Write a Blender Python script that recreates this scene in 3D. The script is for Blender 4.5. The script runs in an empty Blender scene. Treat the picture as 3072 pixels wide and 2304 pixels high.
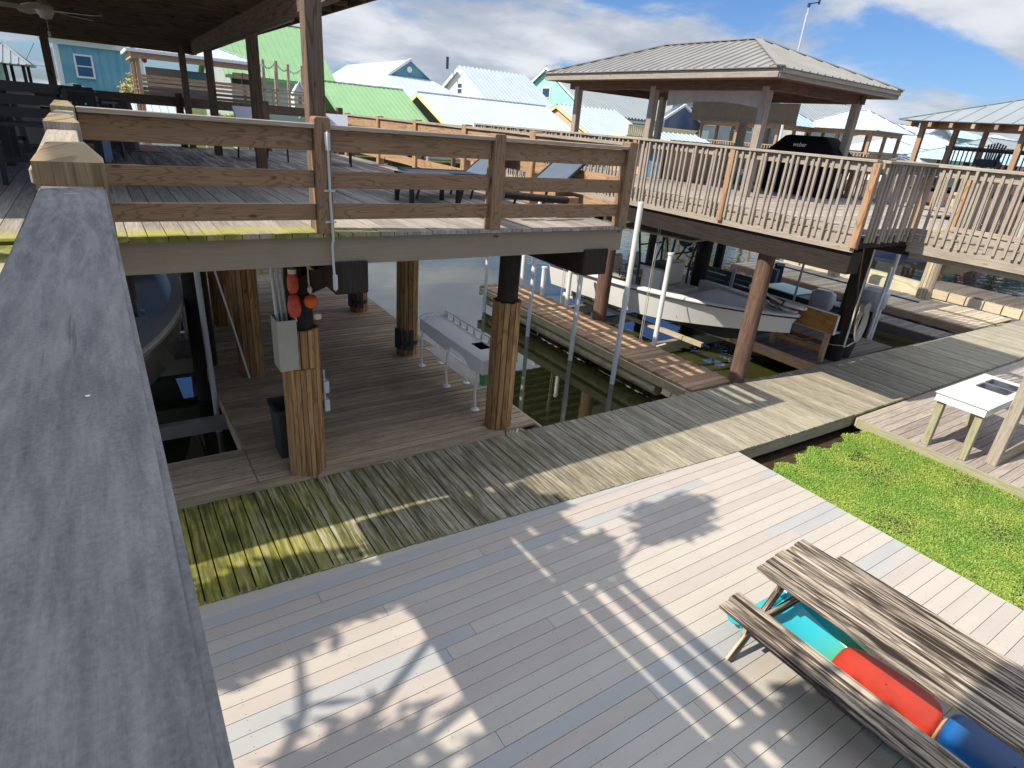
import bpy, bmesh, math, random
from math import radians, sin, cos, pi, sqrt, atan2
from mathutils import Vector as V, Matrix
random.seed(7)
SC = bpy.context.scene; COL = SC.collection
# ------------------------------------------------------------------ camera
FPX, CXP, CYP = 1775., 1536., 1152.
CAM = V((0, 0, 4.1))
_p, _r = radians(23.6), radians(5.0)
_up = V((sin(_r)*cos(_p), cos(_r)*cos(_p), sin(_p)))
_y = V((250.-CXP, -(261.-CYP), -FPX)); _y = (_y-_up*_y.dot(_up)).normalized()
_x = _y.cross(_up)
C2W = Matrix((_x, _y, _up))            # camera -> world rotation
cd = bpy.data.cameras.new('camera'); cam = bpy.data.objects.new('camera', cd); COL.objects.link(cam)
cam.matrix_world = Matrix.Translation(CAM) @ C2W.to_4x4()
cd.sensor_width = 36; cd.lens = FPX/3072*36; cd.clip_start = .02; cd.clip_end = 3000
SC.camera = cam
# ------------------------------------------------------------------ world
SUN = V((-1.0, .135, 1.0)).normalized()   # towards the sun
W = bpy.data.worlds.new('World'); SC.world = W; W.use_nodes = True
wt = W.node_tree; wn = wt.nodes; wl = wt.links; wn.clear()
def wnode(t, **k):
    n = wn.new(t)
    for a, b in k.items(): setattr(n, a, b)
    return n
sky = wnode('ShaderNodeTexSky', sky_type='NISHITA', sun_disc=False, sun_elevation=math.asin(SUN.z), sun_rotation=atan2(SUN.x, SUN.y), altitude=0, air_density=1.0, dust_density=.6, ozone_density=2.2)
geo = wnode('ShaderNodeTexCoord'); sep = wnode('ShaderNodeSeparateXYZ'); wl.new(geo.outputs['Generated'], sep.inputs[0])
def wm(op, a, b=None, c=None):
    n = wnode('ShaderNodeMath', operation=op)
    for i, q in enumerate((a, b, c)):
        if q is None: continue
        if isinstance(q, (int, float)): n.inputs[i].default_value = q
        else: wl.new(q, n.inputs[i])
    return n.outputs[0]
zz = wm('MAXIMUM', sep.outputs[2], 0.0); den = wm('ADD', zz, .22)
cb = wnode('ShaderNodeCombineXYZ'); wl.new(wm('DIVIDE', sep.outputs[0], den), cb.inputs[0]); wl.new(wm('DIVIDE', sep.outputs[1], den), cb.inputs[1])
def cn(scale, detail, off, rough=.55, dist=0.):
    mp = wnode('ShaderNodeMapping'); mp.inputs['Location'].default_value = off; wl.new(cb.outputs[0], mp.inputs[0])
    n = wnode('ShaderNodeTexNoise'); n.inputs['Scale'].default_value = scale; n.inputs['Detail'].default_value = detail
    n.inputs['Roughness'].default_value = rough; n.inputs['Distortion'].default_value = dist; wl.new(mp.outputs[0], n.inputs['Vector']); return n.outputs[0]
n1 = cn(1.15, 8, (3.3, 1.7, 0), .58, .3); n2 = cn(.5, 3, (9, 4, 2)); n3 = cn(1.6, 6, (1, 8, 5), .55)
def ss(v, a, b):
    m = wnode('ShaderNodeMapRange', interpolation_type='SMOOTHSTEP'); m.inputs[1].default_value = a; m.inputs[2].default_value = b; wl.new(v, m.inputs[0]); return m.outputs[0]
az = wm('ADD', wm('MULTIPLY', sep.outputs[0], .16), wm('MULTIPLY', n2, .5))
cover = ss(wm('ADD', wm('ADD', n1, wm('MULTIPLY_ADD', az, 1., -.28)), wm('MULTIPLY', wm('MAXIMUM', wm('SUBTRACT', sep.outputs[2], .42), 0.), .5)), .455, .59)
shade = ss(n3, .38, .68)
ccol = wnode('ShaderNodeMix', data_type='RGBA'); wl.new(shade, ccol.inputs[0])
ccol.inputs[6].default_value = (2.9, 3.3, 4.0, 1); ccol.inputs[7].default_value = (5.4, 5.6, 6.0, 1)
tint = wnode('ShaderNodeMix', data_type='RGBA', blend_type='MULTIPLY'); tint.inputs[0].default_value = 1; wl.new(sky.outputs[0], tint.inputs[6]); tint.inputs[7].default_value = (.43, .59, .86, 1)
mx = wnode('ShaderNodeMix', data_type='RGBA'); wl.new(cover, mx.inputs[0]); wl.new(tint.outputs[2], mx.inputs[6]); gn = wnode('ShaderNodeVectorMath', operation='SCALE'); wl.new(ccol.outputs[2], gn.inputs[0]); wl.new(wm('ADD', 1.0, wm('MULTIPLY', ss(sep.outputs[2], .4, .75), .9)), gn.inputs['Scale']); wl.new(gn.outputs[0], mx.inputs[7])
bg = wnode('ShaderNodeBackground'); bg.inputs[1].default_value = .112; wl.new(mx.outputs[2], bg.inputs[0])
wo = wnode('ShaderNodeOutputWorld'); wl.new(bg.outputs[0], wo.inputs[0])
# ------------------------------------------------------------------ sun
sd = bpy.data.lights.new('sun', 'SUN'); sd.energy = 4.6; sd.angle = radians(.55); sd.color = (1, .92, .785)
so = bpy.data.objects.new('sun', sd); COL.objects.link(so); so.rotation_euler = SUN.to_track_quat('Z', 'Y').to_euler(); so.location = (-20, 3, 30)
vs = SC.view_settings; vs.view_transform = 'Standard'; vs.look = 'None'; vs.exposure = .42; vs.gamma = 1; vs.use_curve_mapping = False
SC.cycles.max_bounces = 6

# ------------------------------------------------------------------ pixel helpers (pixel of the 3072-wide photo -> real place)
def ray(px, py): return C2W @ V((px-CXP, -(py-CYP), -FPX))
def onz(px, py, z): d = ray(px, py); return CAM+d*((z-CAM.z)/d.z)
def ony(px, py, y): d = ray(px, py); return CAM+d*(y/d.y)
def onx(px, py, x): d = ray(px, py); return CAM+d*(x/d.x)
K = .34719
# ------------------------------------------------------------------ mesh builder
class MB:
    def __init__(s): s.v = []; s.f = []; s.uv = []; s.m = []; s.k = 0
    def face(s, pts, uvs=None, mi=0):
        b = len(s.v); s.v += [tuple(p) for p in pts]; s.f.append(tuple(range(b, b+len(pts))))
        if uvs is None: uvs = [(p[0]+p[2]*.3, p[1]+p[2]*.7) for p in pts]
        s.uv.append(uvs); s.m.append(mi)
    def solid(s, P, faces, ax, mi=0, off=None):     # P: points, faces: index lists, ax: grain axis
        off = random.uniform(0, 50) if off is None else off
        ax = V(ax).normalized(); b = len(s.v); s.v += [tuple(p) for p in P]
        for f in faces:
            q = [V(P[i]) for i in f]; n = V((0, 0, 0))
            for i in range(len(q)): n += q[i].cross(q[(i+1) % len(q)])
            if n.length < 1e-12: n = V((0, 0, 1))
            n.normalize(); t = n.cross(ax)
            if t.length < .3:
                t = V((0, 0, 1)).cross(n) if abs(n.z) < .9 else V((1, 0, 0)); a2 = n.cross(t)
            else: a2 = ax
            t.normalize()
            s.f.append(tuple(b+i for i in f)); s.uv.append([(p.dot(a2)+off, p.dot(t)+off*.37) for p in q]); s.m.append(mi)
    def box(s, x0, y0, z0, x1, y1, z1, ax=None, mi=0):
        if ax is None:
            d = (abs(x1-x0), abs(y1-y0), abs(z1-z0)); i = d.index(max(d)); ax = [(1, 0, 0), (0, 1, 0), (0, 0, 1)][i]
        P = [(x0, y0, z0), (x1, y0, z0), (x1, y1, z0), (x0, y1, z0), (x0, y0, z1), (x1, y0, z1), (x1, y1, z1), (x0, y1, z1)]
        s.solid(P, [(0, 3, 2, 1), (4, 5, 6, 7), (0, 1, 5, 4), (1, 2, 6, 5), (2, 3, 7, 6), (3, 0, 4, 7)], ax, mi)
    def beam(s, p0, p1, w, h, up=(0, 0, 1), mi=0):
        p0, p1 = V(p0), V(p1); d = (p1-p0).normalized(); u = V(up); sd_ = d.cross(u)
        if sd_.length < 1e-3: sd_ = V((1, 0, 0))
        sd_.normalize(); u = sd_.cross(d); a, b = sd_*w/2, u*h/2
        P = [p0-a-b, p0+a-b, p0+a+b, p0-a+b, p1-a-b, p1+a-b, p1+a+b, p1-a+b]
        s.solid(P, [(0, 1, 2, 3), (5, 4, 7, 6), (0, 4, 5, 1), (1, 5, 6, 2), (2, 6, 7, 3), (3, 7, 4, 0)], d, mi)
    def cyl(s, p0, p1, r0, r1=None, n=14, cap=True, mi=0):
        r1 = r0 if r1 is None else r1; p0, p1 = V(p0), V(p1); d = (p1-p0).normalized()
        a = d.orthogonal().normalized(); b = d.cross(a); P = []
        for c, r in ((p0, r0), (p1, r1)):
            for i in range(n): t = 2*pi*i/n; P.append(c+a*cos(t)*r+b*sin(t)*r)
        F = [(i, (i+1) % n, n+(i+1) % n, n+i) for i in range(n)]
        if cap: F += [tuple(range(n-1, -1, -1)), tuple(range(n, 2*n))]
        off = random.uniform(0, 50); base = len(s.v); s.v += [tuple(p) for p in P]; L = (p1-p0).length
        for f in F:
            s.f.append(tuple(base+i for i in f)); s.m.append(mi)
            if len(f) == 4: i = f[0]; R = max(r0, r1); s.uv.append([(off, i*2*pi*R/n), (off, (i+1)*2*pi*R/n), (off+L, (i+1)*2*pi*R/n), (off+L, i*2*pi*R/n)])
            else: s.uv.append([(P[j].x, P[j].y) for j in f])
    def tube(s, pts, r, n=8, mi=0):
        pts = [V(p) for p in pts]; base = len(s.v); N = len(pts); a = None
        for i, p in enumerate(pts):
            d = (pts[min(i+1, N-1)]-pts[max(i-1, 0)]).normalized()
            a = d.orthogonal().normalized() if a is None else (a-d*a.dot(d)).normalized()
            b = d.cross(a); rr = r[i] if isinstance(r, (list, tuple)) else r
            for k in range(n): t = 2*pi*k/n; s.v.append(tuple(p+a*cos(t)*rr+b*sin(t)*rr))
        for i in range(N-1):
            for k in range(n):
                k2 = (k+1) % n; s.f.append((base+i*n+k, base+i*n+k2, base+(i+1)*n+k2, base+(i+1)*n+k)); s.uv.append([(i*.1, k*.02), (i*.1, k*.02+.02), (i*.1+.1, k*.02+.02), (i*.1+.1, k*.02)]); s.m.append(mi)
        s.f.append(tuple(base+k for k in range(n-1, -1, -1))); s.uv.append([(0, 0)]*n); s.m.append(mi)
        s.f.append(tuple(base+(N-1)*n+k for k in range(n))); s.uv.append([(0, 0)]*n); s.m.append(mi)
    def prism(s, poly, ext, ax=(1, 0, 0), mi=0):
        n = len(poly); e = V(ext); P = [V(p) for p in poly]+[V(p)+e for p in poly]
        F = [tuple(range(n-1, -1, -1)), tuple(range(n, 2*n))]+[(i, (i+1) % n, n+(i+1) % n, n+i) for i in range(n)]
        s.solid(P, F, ax, mi)
    def lathe(s, prof, c, n=20, sx=1, sy=1, mi=0):
        base = len(s.v); c = V(c); N = len(prof)
        for r, z in prof:
            for k in range(n): t = 2*pi*k/n; s.v.append((c.x+cos(t)*r*sx, c.y+sin(t)*r*sy, c.z+z))
        for i in range(N-1):
            for k in range(n):
                k2 = (k+1) % n; s.f.append((base+i*n+k, base+i*n+k2, base+(i+1)*n+k2, base+(i+1)*n+k)); s.uv.append([(k*.05, prof[i][1])]*4); s.m.append(mi)
        for i, o in ((0, 1), (N-1, 0)):
            if prof[i][0] > 1e-4:
                q = [base+i*n+k for k in range(n)]; s.f.append(tuple(q[::-1] if o else q)); s.uv.append([(0, 0)]*n); s.m.append(mi)
    def loft(s, rings, closed=False, mi=0):
        base = len(s.v); n = len(rings[0])
        for r in rings: s.v += [tuple(p) for p in r]
        for i in range(len(rings)-1):
            for k in range(n if closed else n-1):
                k2 = (k+1) % n; s.f.append((base+i*n+k, base+i*n+k2, base+(i+1)*n+k2, base+(i+1)*n+k)); s.uv.append([(i*.3, k*.1), (i*.3, k*.1+.1), (i*.3+.3, k*.1+.1), (i*.3+.3, k*.1)]); s.m.append(mi)
    def build(s, name, mat, parent=None, smooth=False, bevel=0, seg=1, fix=True):
        me = bpy.data.meshes.new(name); me.from_pydata(s.v, [], s.f)
        ul = me.uv_layers.new(name='UVMap'); fl = [c for u in s.uv for q in u for c in q]
        ul.data.foreach_set('uv', fl)
        mats = mat if isinstance(mat, (list, tuple)) else [mat]
        for m in mats: me.materials.append(m)
        me.polygons.foreach_set('material_index', s.m)
        if fix or bevel:
            bm = bmesh.new(); bm.from_mesh(me)
            if bevel: bmesh.ops.bevel(bm, geom=bm.edges[:], offset=bevel, segments=seg, affect='EDGES', clamp_overlap=True)
            bmesh.ops.recalc_face_normals(bm, faces=bm.faces[:]); bm.to_mesh(me); bm.free()
        if smooth: me.polygons.foreach_set('use_smooth', [True]*len(me.polygons))
        me.update(); o = bpy.data.objects.new(name, me); COL.objects.link(o)
        if smooth:
            try: me.set_sharp_from_angle(angle=radians(40))
            except Exception: pass
        if parent: o.parent = parent; o.matrix_parent_inverse = root_inv(parent)
        return o
def root_inv(p):
    if p is None or p.type != 'EMPTY' or p.get('_loc'): return Matrix.Identity(4)
    return Matrix.LocRotScale(p.location, p.rotation_euler, None).inverted()
def T(name, label, cat, loc=(0, 0, 0), group=None):
    o = bpy.data.objects.new(name, None); COL.objects.link(o); o.location = loc; o.empty_display_size = .2
    o['label'] = label; o['category'] = cat
    if group: o['group'] = group
    return o
def tag(o, label, cat, group=None):
    o['label'] = label; o['category'] = cat
    if group: o['group'] = group
    return o
def stru(o, kind='structure'): o['kind'] = kind; return o
def dup(root, loc=None, rotz=None, label=None):
    r = root.copy(); COL.objects.link(r)
    if loc is not None: r.location = loc
    if rotz is not None: r.rotation_euler = (0, 0, rotz)
    if label: r['label'] = label
    for ch in list(root.children):
        c = ch.copy(); COL.objects.link(c); c.parent = r
        for g in list(ch.children): d = g.copy(); COL.objects.link(d); d.parent = c
    return r
def setpar(o, p): o.parent = p; o.matrix_parent_inverse = root_inv(p); return o
# ------------------------------------------------------------------ materials
class NT:
    def __init__(s, name):
        s.mat = bpy.data.materials.new(name); s.mat.use_nodes = True; s.t = s.mat.node_tree; s.n = s.t.nodes; s.b = s.n['Principled BSDF']
    def new(s, t, **k):
        n = s.n.new(t)
        for a, b in k.items(): setattr(n, a, b)
        return n
    def put(s, i, q):
        if isinstance(q, (int, float)): i.default_value = q
        elif isinstance(q, (tuple, list)): i.default_value = tuple(q)+((1,) if len(q) == 3 and len(i.default_value) == 4 else ())
        else: s.t.links.new(q, i)
    def m(s, op, a, b=None, c=None, clamp=False):
        n = s.new('ShaderNodeMath', operation=op, use_clamp=clamp)
        for i, q in enumerate((a, b, c)):
            if q is not None: s.put(n.inputs[i], q)
        return n.outputs[0]
    def vec(s, x, y, z=0):
        n = s.new('ShaderNodeCombineXYZ'); s.put(n.inputs[0], x); s.put(n.inputs[1], y); s.put(n.inputs[2], z); return n.outputs[0]
    def noise(s, v, scale=1, detail=2, rough=.5, dist=0):
        n = s.new('ShaderNodeTexNoise'); s.put(n.inputs['Vector'], v); n.inputs['Scale'].default_value = scale; n.inputs['Detail'].default_value = detail
        n.inputs['Roughness'].default_value = rough; n.inputs['Distortion'].default_value = dist; return n.outputs[0]
    def mix(s, f, a, b, mode='MIX'):
        n = s.new('ShaderNodeMix', data_type='RGBA', blend_type=mode); s.put(n.inputs[0], f); s.put(n.inputs[6], a); s.put(n.inputs[7], b); return n.outputs[2]
    def ss(s, v, a, b, o0=0, o1=1):
        n = s.new('ShaderNodeMapRange', interpolation_type='SMOOTHSTEP'); s.put(n.inputs[0], v)
        for i, q in enumerate((a, b, o0, o1)): n.inputs[i+1].default_value = q
        return n.outputs[0]
    def uvrand(s):
        uv = s.new('ShaderNodeUVMap', uv_map='UVMap'); sp = s.new('ShaderNodeSeparateXYZ'); s.put(sp.inputs[0], uv.outputs[0])
        g = s.new('ShaderNodeNewGeometry'); return sp.outputs[0], sp.outputs[1], g.outputs['Random Per Island']
    def pos(s):
        g = s.new('ShaderNodeNewGeometry'); sp = s.new('ShaderNodeSeparateXYZ'); s.put(sp.inputs[0], g.outputs['Position']); return sp.outputs[0], sp.outputs[1], sp.outputs[2], g.outputs['Position']
    def bump(s, h, st=.3, d=.01):
        n = s.new('ShaderNodeBump'); n.inputs['Strength'].default_value = st; n.inputs['Distance'].default_value = d; s.put(n.inputs['Height'], h); s.put(s.b.inputs['Normal'], n.outputs[0])
    def col(s, c): s.put(s.b.inputs['Base Color'], c)
    def rough(s, r): s.put(s.b.inputs['Roughness'], r)
def hexc(c, f=1.): return tuple(x*f for x in c)
def wood(name, light, dark, rings=0., knots=0., var=.25, blotch=.5, streak=.9, rough=.82, bump=.35, moss=None, nails=0, crack=.6, tintc=None, char=0):
    t = NT(name); u, v, r = t.uvrand(); r50 = t.m('MULTIPLY', r, 50)
    a = t.noise(t.vec(t.m('MULTIPLY', u, 2.2), t.m('MULTIPLY', v, 55), r50), 1, 4, .6)
    a2 = t.noise(t.vec(t.m('MULTIPLY', u, 9), t.m('MULTIPLY', v, 160), r50), 1, 2, .6)
    low = t.noise(t.vec(t.m('MULTIPLY', u, 1.1), t.m('MULTIPLY', v, 9), r50), 1, 2, .45, .25)
    bl = t.noise(t.vec(t.m('MULTIPLY', u, 3), t.m('MULTIPLY', v, 5), r50), 1, 4, .6)
    f = t.m('ADD', t.m('MULTIPLY', t.ss(a, .32, .68), .6*streak), t.m('MULTIPLY', t.ss(a2, .3, .7), .4*streak))
    f = t.m('ADD', f, t.m('MULTIPLY', t.m('SUBTRACT', bl, .5), blotch), clamp=True)
    c = t.mix(f, dark, light)
    h = f
    if char:
        cz_ = t.noise(t.vec(t.m('MULTIPLY', u, .9), t.m('MULTIPLY', v, 16), t.m('ADD', r50, 3)), 1, 3, .6, .4); c = t.mix(t.m('MULTIPLY', t.ss(cz_, .46, .6), char), c, hexc(dark, .6)); cy_ = t.noise(t.vec(t.m('MULTIPLY', u, .7), t.m('MULTIPLY', v, 22), t.m('ADD', r50, 11)), 1, 3, .6, .3); c = t.mix(t.m('MULTIPLY', t.ss(cy_, .54, .64), .75), c, hexc(light, 1.3))
    if rings:
        rg = t.m('SINE', t.m('MULTIPLY', low, rings)); rg = t.ss(rg, .55, .99); c = t.mix(t.m('MULTIPLY', rg, .6), c, hexc(dark, .5)); h = t.m('SUBTRACT', f, t.m('MULTIPLY', rg, .6))
    if crack:
        ck = t.noise(t.vec(t.m('MULTIPLY', u, 1.6), t.m('MULTIPLY', v, 38), t.m('ADD', r50, 7)), 1, 3, .7)
        ck = t.ss(ck, .66, .74); c = t.mix(t.m('MULTIPLY', ck, crack), c, hexc(dark, .3)); h = t.m('SUBTRACT', h, t.m('MULTIPLY', ck, .8))
    if knots:
        vo = t.new('ShaderNodeTexVoronoi'); vo.inputs['Scale'].default_value = 1; t.put(vo.inputs['Vector'], t.vec(t.m('MULTIPLY', u, 2.3), t.m('MULTIPLY', v, 5.5), r50))
        k = t.ss(vo.outputs['Distance'], .05, .13, 1, 0); c = t.mix(t.m('MULTIPLY', k, knots), c, hexc(dark, .25))
    if tintc: c = t.mix(t.m('MULTIPLY', t.ss(r, .45, .8), .7), c, t.mix(1., c, tintc, 'MULTIPLY'))
    g = t.m('ADD', 1-var/2, t.m('MULTIPLY', t.m('FRACT', t.m('MULTIPLY', r, 7.31)), var)); gg = t.vec(g, g, g); c = t.mix(1., c, gg, 'MULTIPLY')
    if moss:
        x, y, z, p = t.pos(); c = moss(t, c, x, y, z, p, u, v, r50)
    t.col(c); t.rough(rough); t.b.inputs['Specular IOR Level'].default_value = .25
    if bump: t.bump(h, bump, .006)
    return t.mat
def plain(name, c, rough=.5, metal=0, spec=.5, noise=0, nscale=6, bump=0, coat=0):
    t = NT(name)
    if noise:
        x, y, z, p = t.pos(); n = t.noise(p, nscale, 4, .6); n2 = t.noise(p, nscale*7, 2, .6)
        t.col(t.mix(t.ss(n, .3, .72), hexc(c, 1-noise), c))
        t.rough(t.m('ADD', rough-.05, t.m('MULTIPLY', n2, .15)))
        if bump: t.bump(n2, bump, .004)
    else: t.col(c); t.rough(rough)
    t.b.inputs['Metallic'].default_value = metal; t.b.inputs['Specular IOR Level'].default_value = spec
    if coat: t.b.inputs['Coat Weight'].default_value = coat
    return t.mat
def moss_walk(t, c, x, y, z, p, u, v, r):
    n = t.noise(p, 1.7, 4, .6); n2 = t.noise(t.vec(t.m('MULTIPLY', u, 1.6), t.m('MULTIPLY', v, 24), r), 1, 5, .62)
    mk = t.m('MULTIPLY', t.ss(x, 6.6, .8), t.ss(t.m('ADD', n2, t.m('MULTIPLY', t.m('SUBTRACT', 1.6, x), .09)), .36, .6))
    c = t.mix(t.m('MULTIPLY', mk, .93), c, t.mix(t.ss(n, .35, .65), (.13, .145, .012), (.40, .38, .04)))
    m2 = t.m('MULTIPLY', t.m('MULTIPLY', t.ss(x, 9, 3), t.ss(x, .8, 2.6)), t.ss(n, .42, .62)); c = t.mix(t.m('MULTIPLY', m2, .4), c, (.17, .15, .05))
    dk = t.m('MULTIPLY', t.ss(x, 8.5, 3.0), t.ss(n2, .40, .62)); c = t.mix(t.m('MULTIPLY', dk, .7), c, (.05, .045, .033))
    return c
def moss_edge(t, c, x, y, z, p, u, v, r):
    n = t.noise(p, 3.2, 4, .6)
    mk = t.m('MULTIPLY', t.m('MULTIPLY', t.ss(y, 6.25, 5.85), t.m('MULTIPLY', t.ss(x, 2.7, 1.3), t.ss(z, 3.2, 3.1))), t.ss(n, .25, .55))
    c = t.mix(t.m('MULTIPLY', mk, .8), c, (.42, .4, .07))
    m3 = t.m('MULTIPLY', t.m('MULTIPLY', t.ss(y, 5.83, 5.74), t.ss(x, 3.0, 1.7)), t.ss(n, .35, .6)); c = t.mix(t.m('MULTIPLY', m3, .8), c, (.07, .09, .01))
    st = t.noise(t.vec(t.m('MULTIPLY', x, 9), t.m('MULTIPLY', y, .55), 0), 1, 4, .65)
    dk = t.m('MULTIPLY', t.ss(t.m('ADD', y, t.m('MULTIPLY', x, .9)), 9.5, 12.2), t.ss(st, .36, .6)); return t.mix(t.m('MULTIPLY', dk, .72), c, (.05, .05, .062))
def moss_pier(t, c, x, y, z, p, u, v, r):
    n = t.noise(p, 2.6, 4, .65); mk = t.m('MULTIPLY', t.ss(n, .48, .66), t.ss(z, -.1, -.42)); return t.mix(t.m('MULTIPLY', mk, .75), c, (.22, .18, .02))
M = {}
M['cap0'] = wood('weathered_cap_wood', (.37, .36, .365), (.22, .215, .225), streak=.75, blotch=.95, var=.06, crack=.3, knots=.3, bump=.2)
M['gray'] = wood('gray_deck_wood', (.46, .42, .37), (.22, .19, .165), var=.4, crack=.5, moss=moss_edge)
M['dock'] = wood('dock_plank_wood', (.60, .475, .34), (.25, .175, .115), var=.45, crack=.75, knots=.3)
M['walk'] = wood('boardwalk_wood', (.52, .475, .37), (.18, .155, .11), var=.35, crack=.85, moss=moss_walk)
M['pine'] = wood('treated_pine', (.42, .28, .165), (.25, .155, .09), rings=85, knots=.8, var=.16, streak=.45, blotch=.45, crack=.2)
M['tanpine'] = wood('tan_rail_pine', (.60, .41, .26), (.37, .22, .12), rings=40, knots=.7, var=.2, streak=.5, crack=.2)
M['porch'] = wood('porch_post_wood', (.27, .195, .145), (.12, .085, .06), rings=34, knots=.9, var=.15, streak=.6, crack=.4)
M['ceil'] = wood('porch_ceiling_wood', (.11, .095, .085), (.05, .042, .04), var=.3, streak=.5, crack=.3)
M['rim'] = wood('rim_beam_wood', (.36, .30, .22), (.25, .205, .15), knots=.8, var=.08, streak=.4, blotch=.5, crack=.12)
M['dark'] = wood('creosote_timber', (.045, .033, .028), (.012, .009, .008), var=.2, rough=.7, crack=.5)
M['wrap'] = wood('batten_wrap_wood', (.58, .36, .17), (.28, .15, .065), rings=26, knots=.8, var=.5, streak=.6, blotch=.7)
M['redpile'] = wood('brown_pile_wood', (.22, .135, .10), (.07, .04, .03), var=.15, crack=.8, blotch=.8)
M['nbr'] = wood('pale_gray_rail_wood', (.52, .45, .37), (.28, .235, .19), var=.3, crack=.5, knots=.4)
M['nbrdeck'] = wood('pale_deck_wood', (.50, .45, .40), (.25, .2, .17), var=.35, crack=.7)
M['pier'] = wood('orange_pier_wood', (.62, .44, .29), (.32, .19, .11), var=.5, crack=.7, tintc=(.8, .75, .75))  # orange brown plank wood, tone varies per board
M['palepier'] = wood('pale_pier_wood', (.66, .57, .42), (.36, .27, .18), var=.45, crack=.7)
M['darkpier'] = wood('dark_pier_wood', (.26, .23, .21), (.1, .085, .075), var=.5, crack=.7)
M['pierside'] = wood('stained_pier_side', (.78, .72, .56), (.48, .36, .16), var=.1, streak=.6, blotch=.9, moss=moss_pier)
M['table'] = wood('charred_gray_table_wood', (.50, .42, .33), (.05, .036, .028), char=1.0, rings=26, knots=.9, var=.3, streak=1.2, blotch=.9, crack=.9, bump=.6)
M['ply'] = wood('plywood', (.50, .28, .11), (.30, .14, .045), rings=60, knots=.6, var=.1, streak=.4)
M['postbrown'] = wood('brown_end_post_wood', (.42, .30, .17), (.17, .11, .06), var=.05, streak=1., blotch=.8, crack=.5)
M['endgrain'] = wood('pale_end_grain', (.62, .50, .34), (.42, .31, .19), rings=60, var=.05, streak=.3, blotch=.3, crack=.6)
M['mossleg'] = wood('mossy_gray_post_wood', (.50, .47, .32), (.27, .25, .15), var=.2, crack=.5)
t = NT('weathered_cap_wood'); u, v, r = t.uvrand(); x, y, z, p = t.pos()
st = t.noise(t.vec(t.m('MULTIPLY', u, 5), t.m('MULTIPLY', v, 42), 0), 1, 4, .65); mo = t.noise(t.vec(t.m('MULTIPLY', u, 8), t.m('MULTIPLY', v, 55), 2), 1, 6, .75); fi = t.noise(p, 260, 2, .7); lo = t.noise(t.vec(t.m('MULTIPLY', u, 1.4), t.m('MULTIPLY', v, 6), 4), 1, 3, .5); ck = t.ss(t.noise(t.vec(t.m('MULTIPLY', u, 2.2), t.m('MULTIPLY', v, 60), 9), 1, 3, .7), .66, .73)
f = t.m('ADD', t.m('ADD', t.m('MULTIPLY', t.ss(st, .3, .7), .34), t.m('MULTIPLY', t.ss(mo, .35, .68), .38)), t.m('ADD', t.m('MULTIPLY', t.ss(fi, .3, .7), .2), t.m('MULTIPLY', t.m('SUBTRACT', lo, .5), .6)), clamp=True)
c = t.mix(f, (.105, .105, .112), (.34, .325, .315)); c = t.mix(t.m('MULTIPLY', ck, .5), c, (.05, .048, .05)); t.col(c); t.rough(.8); t.b.inputs['Specular IOR Level'].default_value = .2; t.bump(t.m('SUBTRACT', f, ck), .35, .0015); M['cap'] = t.mat
M['gazpost'] = wood('gray_gazebo_wood', (.44, .38, .32), (.24, .2, .165), var=.15, crack=.6, knots=.5)
# composite deck
t = NT('composite_decking'); u, v, r = t.uvrand(); gq = t.noise(t.vec(t.m('MULTIPLY', u, 4), t.m('MULTIPLY', v, 90), t.m('MULTIPLY', r, 50)), 1, 3, .6); bq = t.noise(t.vec(u, t.m('MULTIPLY', v, 3), t.m('MULTIPLY', r, 9)), 1.5, 4, .6)
cc = t.mix(t.ss(r, .20, .24), (.39, .39, .385), t.mix(t.ss(r, .62, .7), (.465, .425, .375), (.44, .39, .35)))
gg = t.m('ADD', .82, t.m('ADD', t.m('MULTIPLY', gq, .14), t.m('MULTIPLY', bq, .22))); t.col(t.mix(1., cc, t.vec(gg, gg, gg), 'MULTIPLY')); t.rough(.62); t.b.inputs['Specular IOR Level'].default_value = .35; t.bump(gq, .12, .003); M['comp'] = t.mat
# water
t = NT('canal_water'); x, y, z, p = t.pos()
nn = t.noise(t.vec(t.m('MULTIPLY', x, .8), y, 0), 2.2, 3, .5); fin = t.noise(p, 9, 2, .5)
amp = t.m('ADD', .05, t.m('MULTIPLY', t.ss(x, 9, 17), .5)); fl = t.ss(t.noise(p, 60, 2, .8), .71, .74)
h = t.m('MULTIPLY', t.m('ADD', nn, t.m('MULTIPLY', fin, .12)), amp); t.bump(h, .5, .05)
t.col(t.mix(t.m('MULTIPLY', fl, .35), t.mix(t.ss(t.noise(p, .6, 2), .3, .7), (.030, .033, .009), (.048, .051, .013)), (.3, .28, .12))); t.rough(.025); t.b.inputs['IOR'].default_value = 2.7; M['water'] = t.mat
def metal_roof(name, c, rough=.6): return plain(name, c, rough, 0, .3, .1, .7)
M['rgray'] = plain('aged_gray_roof_metal', (.28, .275, .26), .75, 0, .2, .15, 1.2)
M['rgray2'] = plain('pale_gray_roof_metal', (.28, .315, .335), .65, 0, .25, .1, .8)
M['rwhite'] = metal_roof('white_roof_metal', (.50, .56, .63)); M['rgreen'] = metal_roof('green_roof_metal', (.25, .43, .22)); M['rblue'] = metal_roof('pale_blue_roof_metal', (.38, .50, .60))
M['rstripe'] = metal_roof('galvanised_roof_metal', (.40, .47, .54)); M['rsky'] = metal_roof('sky_blue_roof', (.22, .45, .72))
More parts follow.
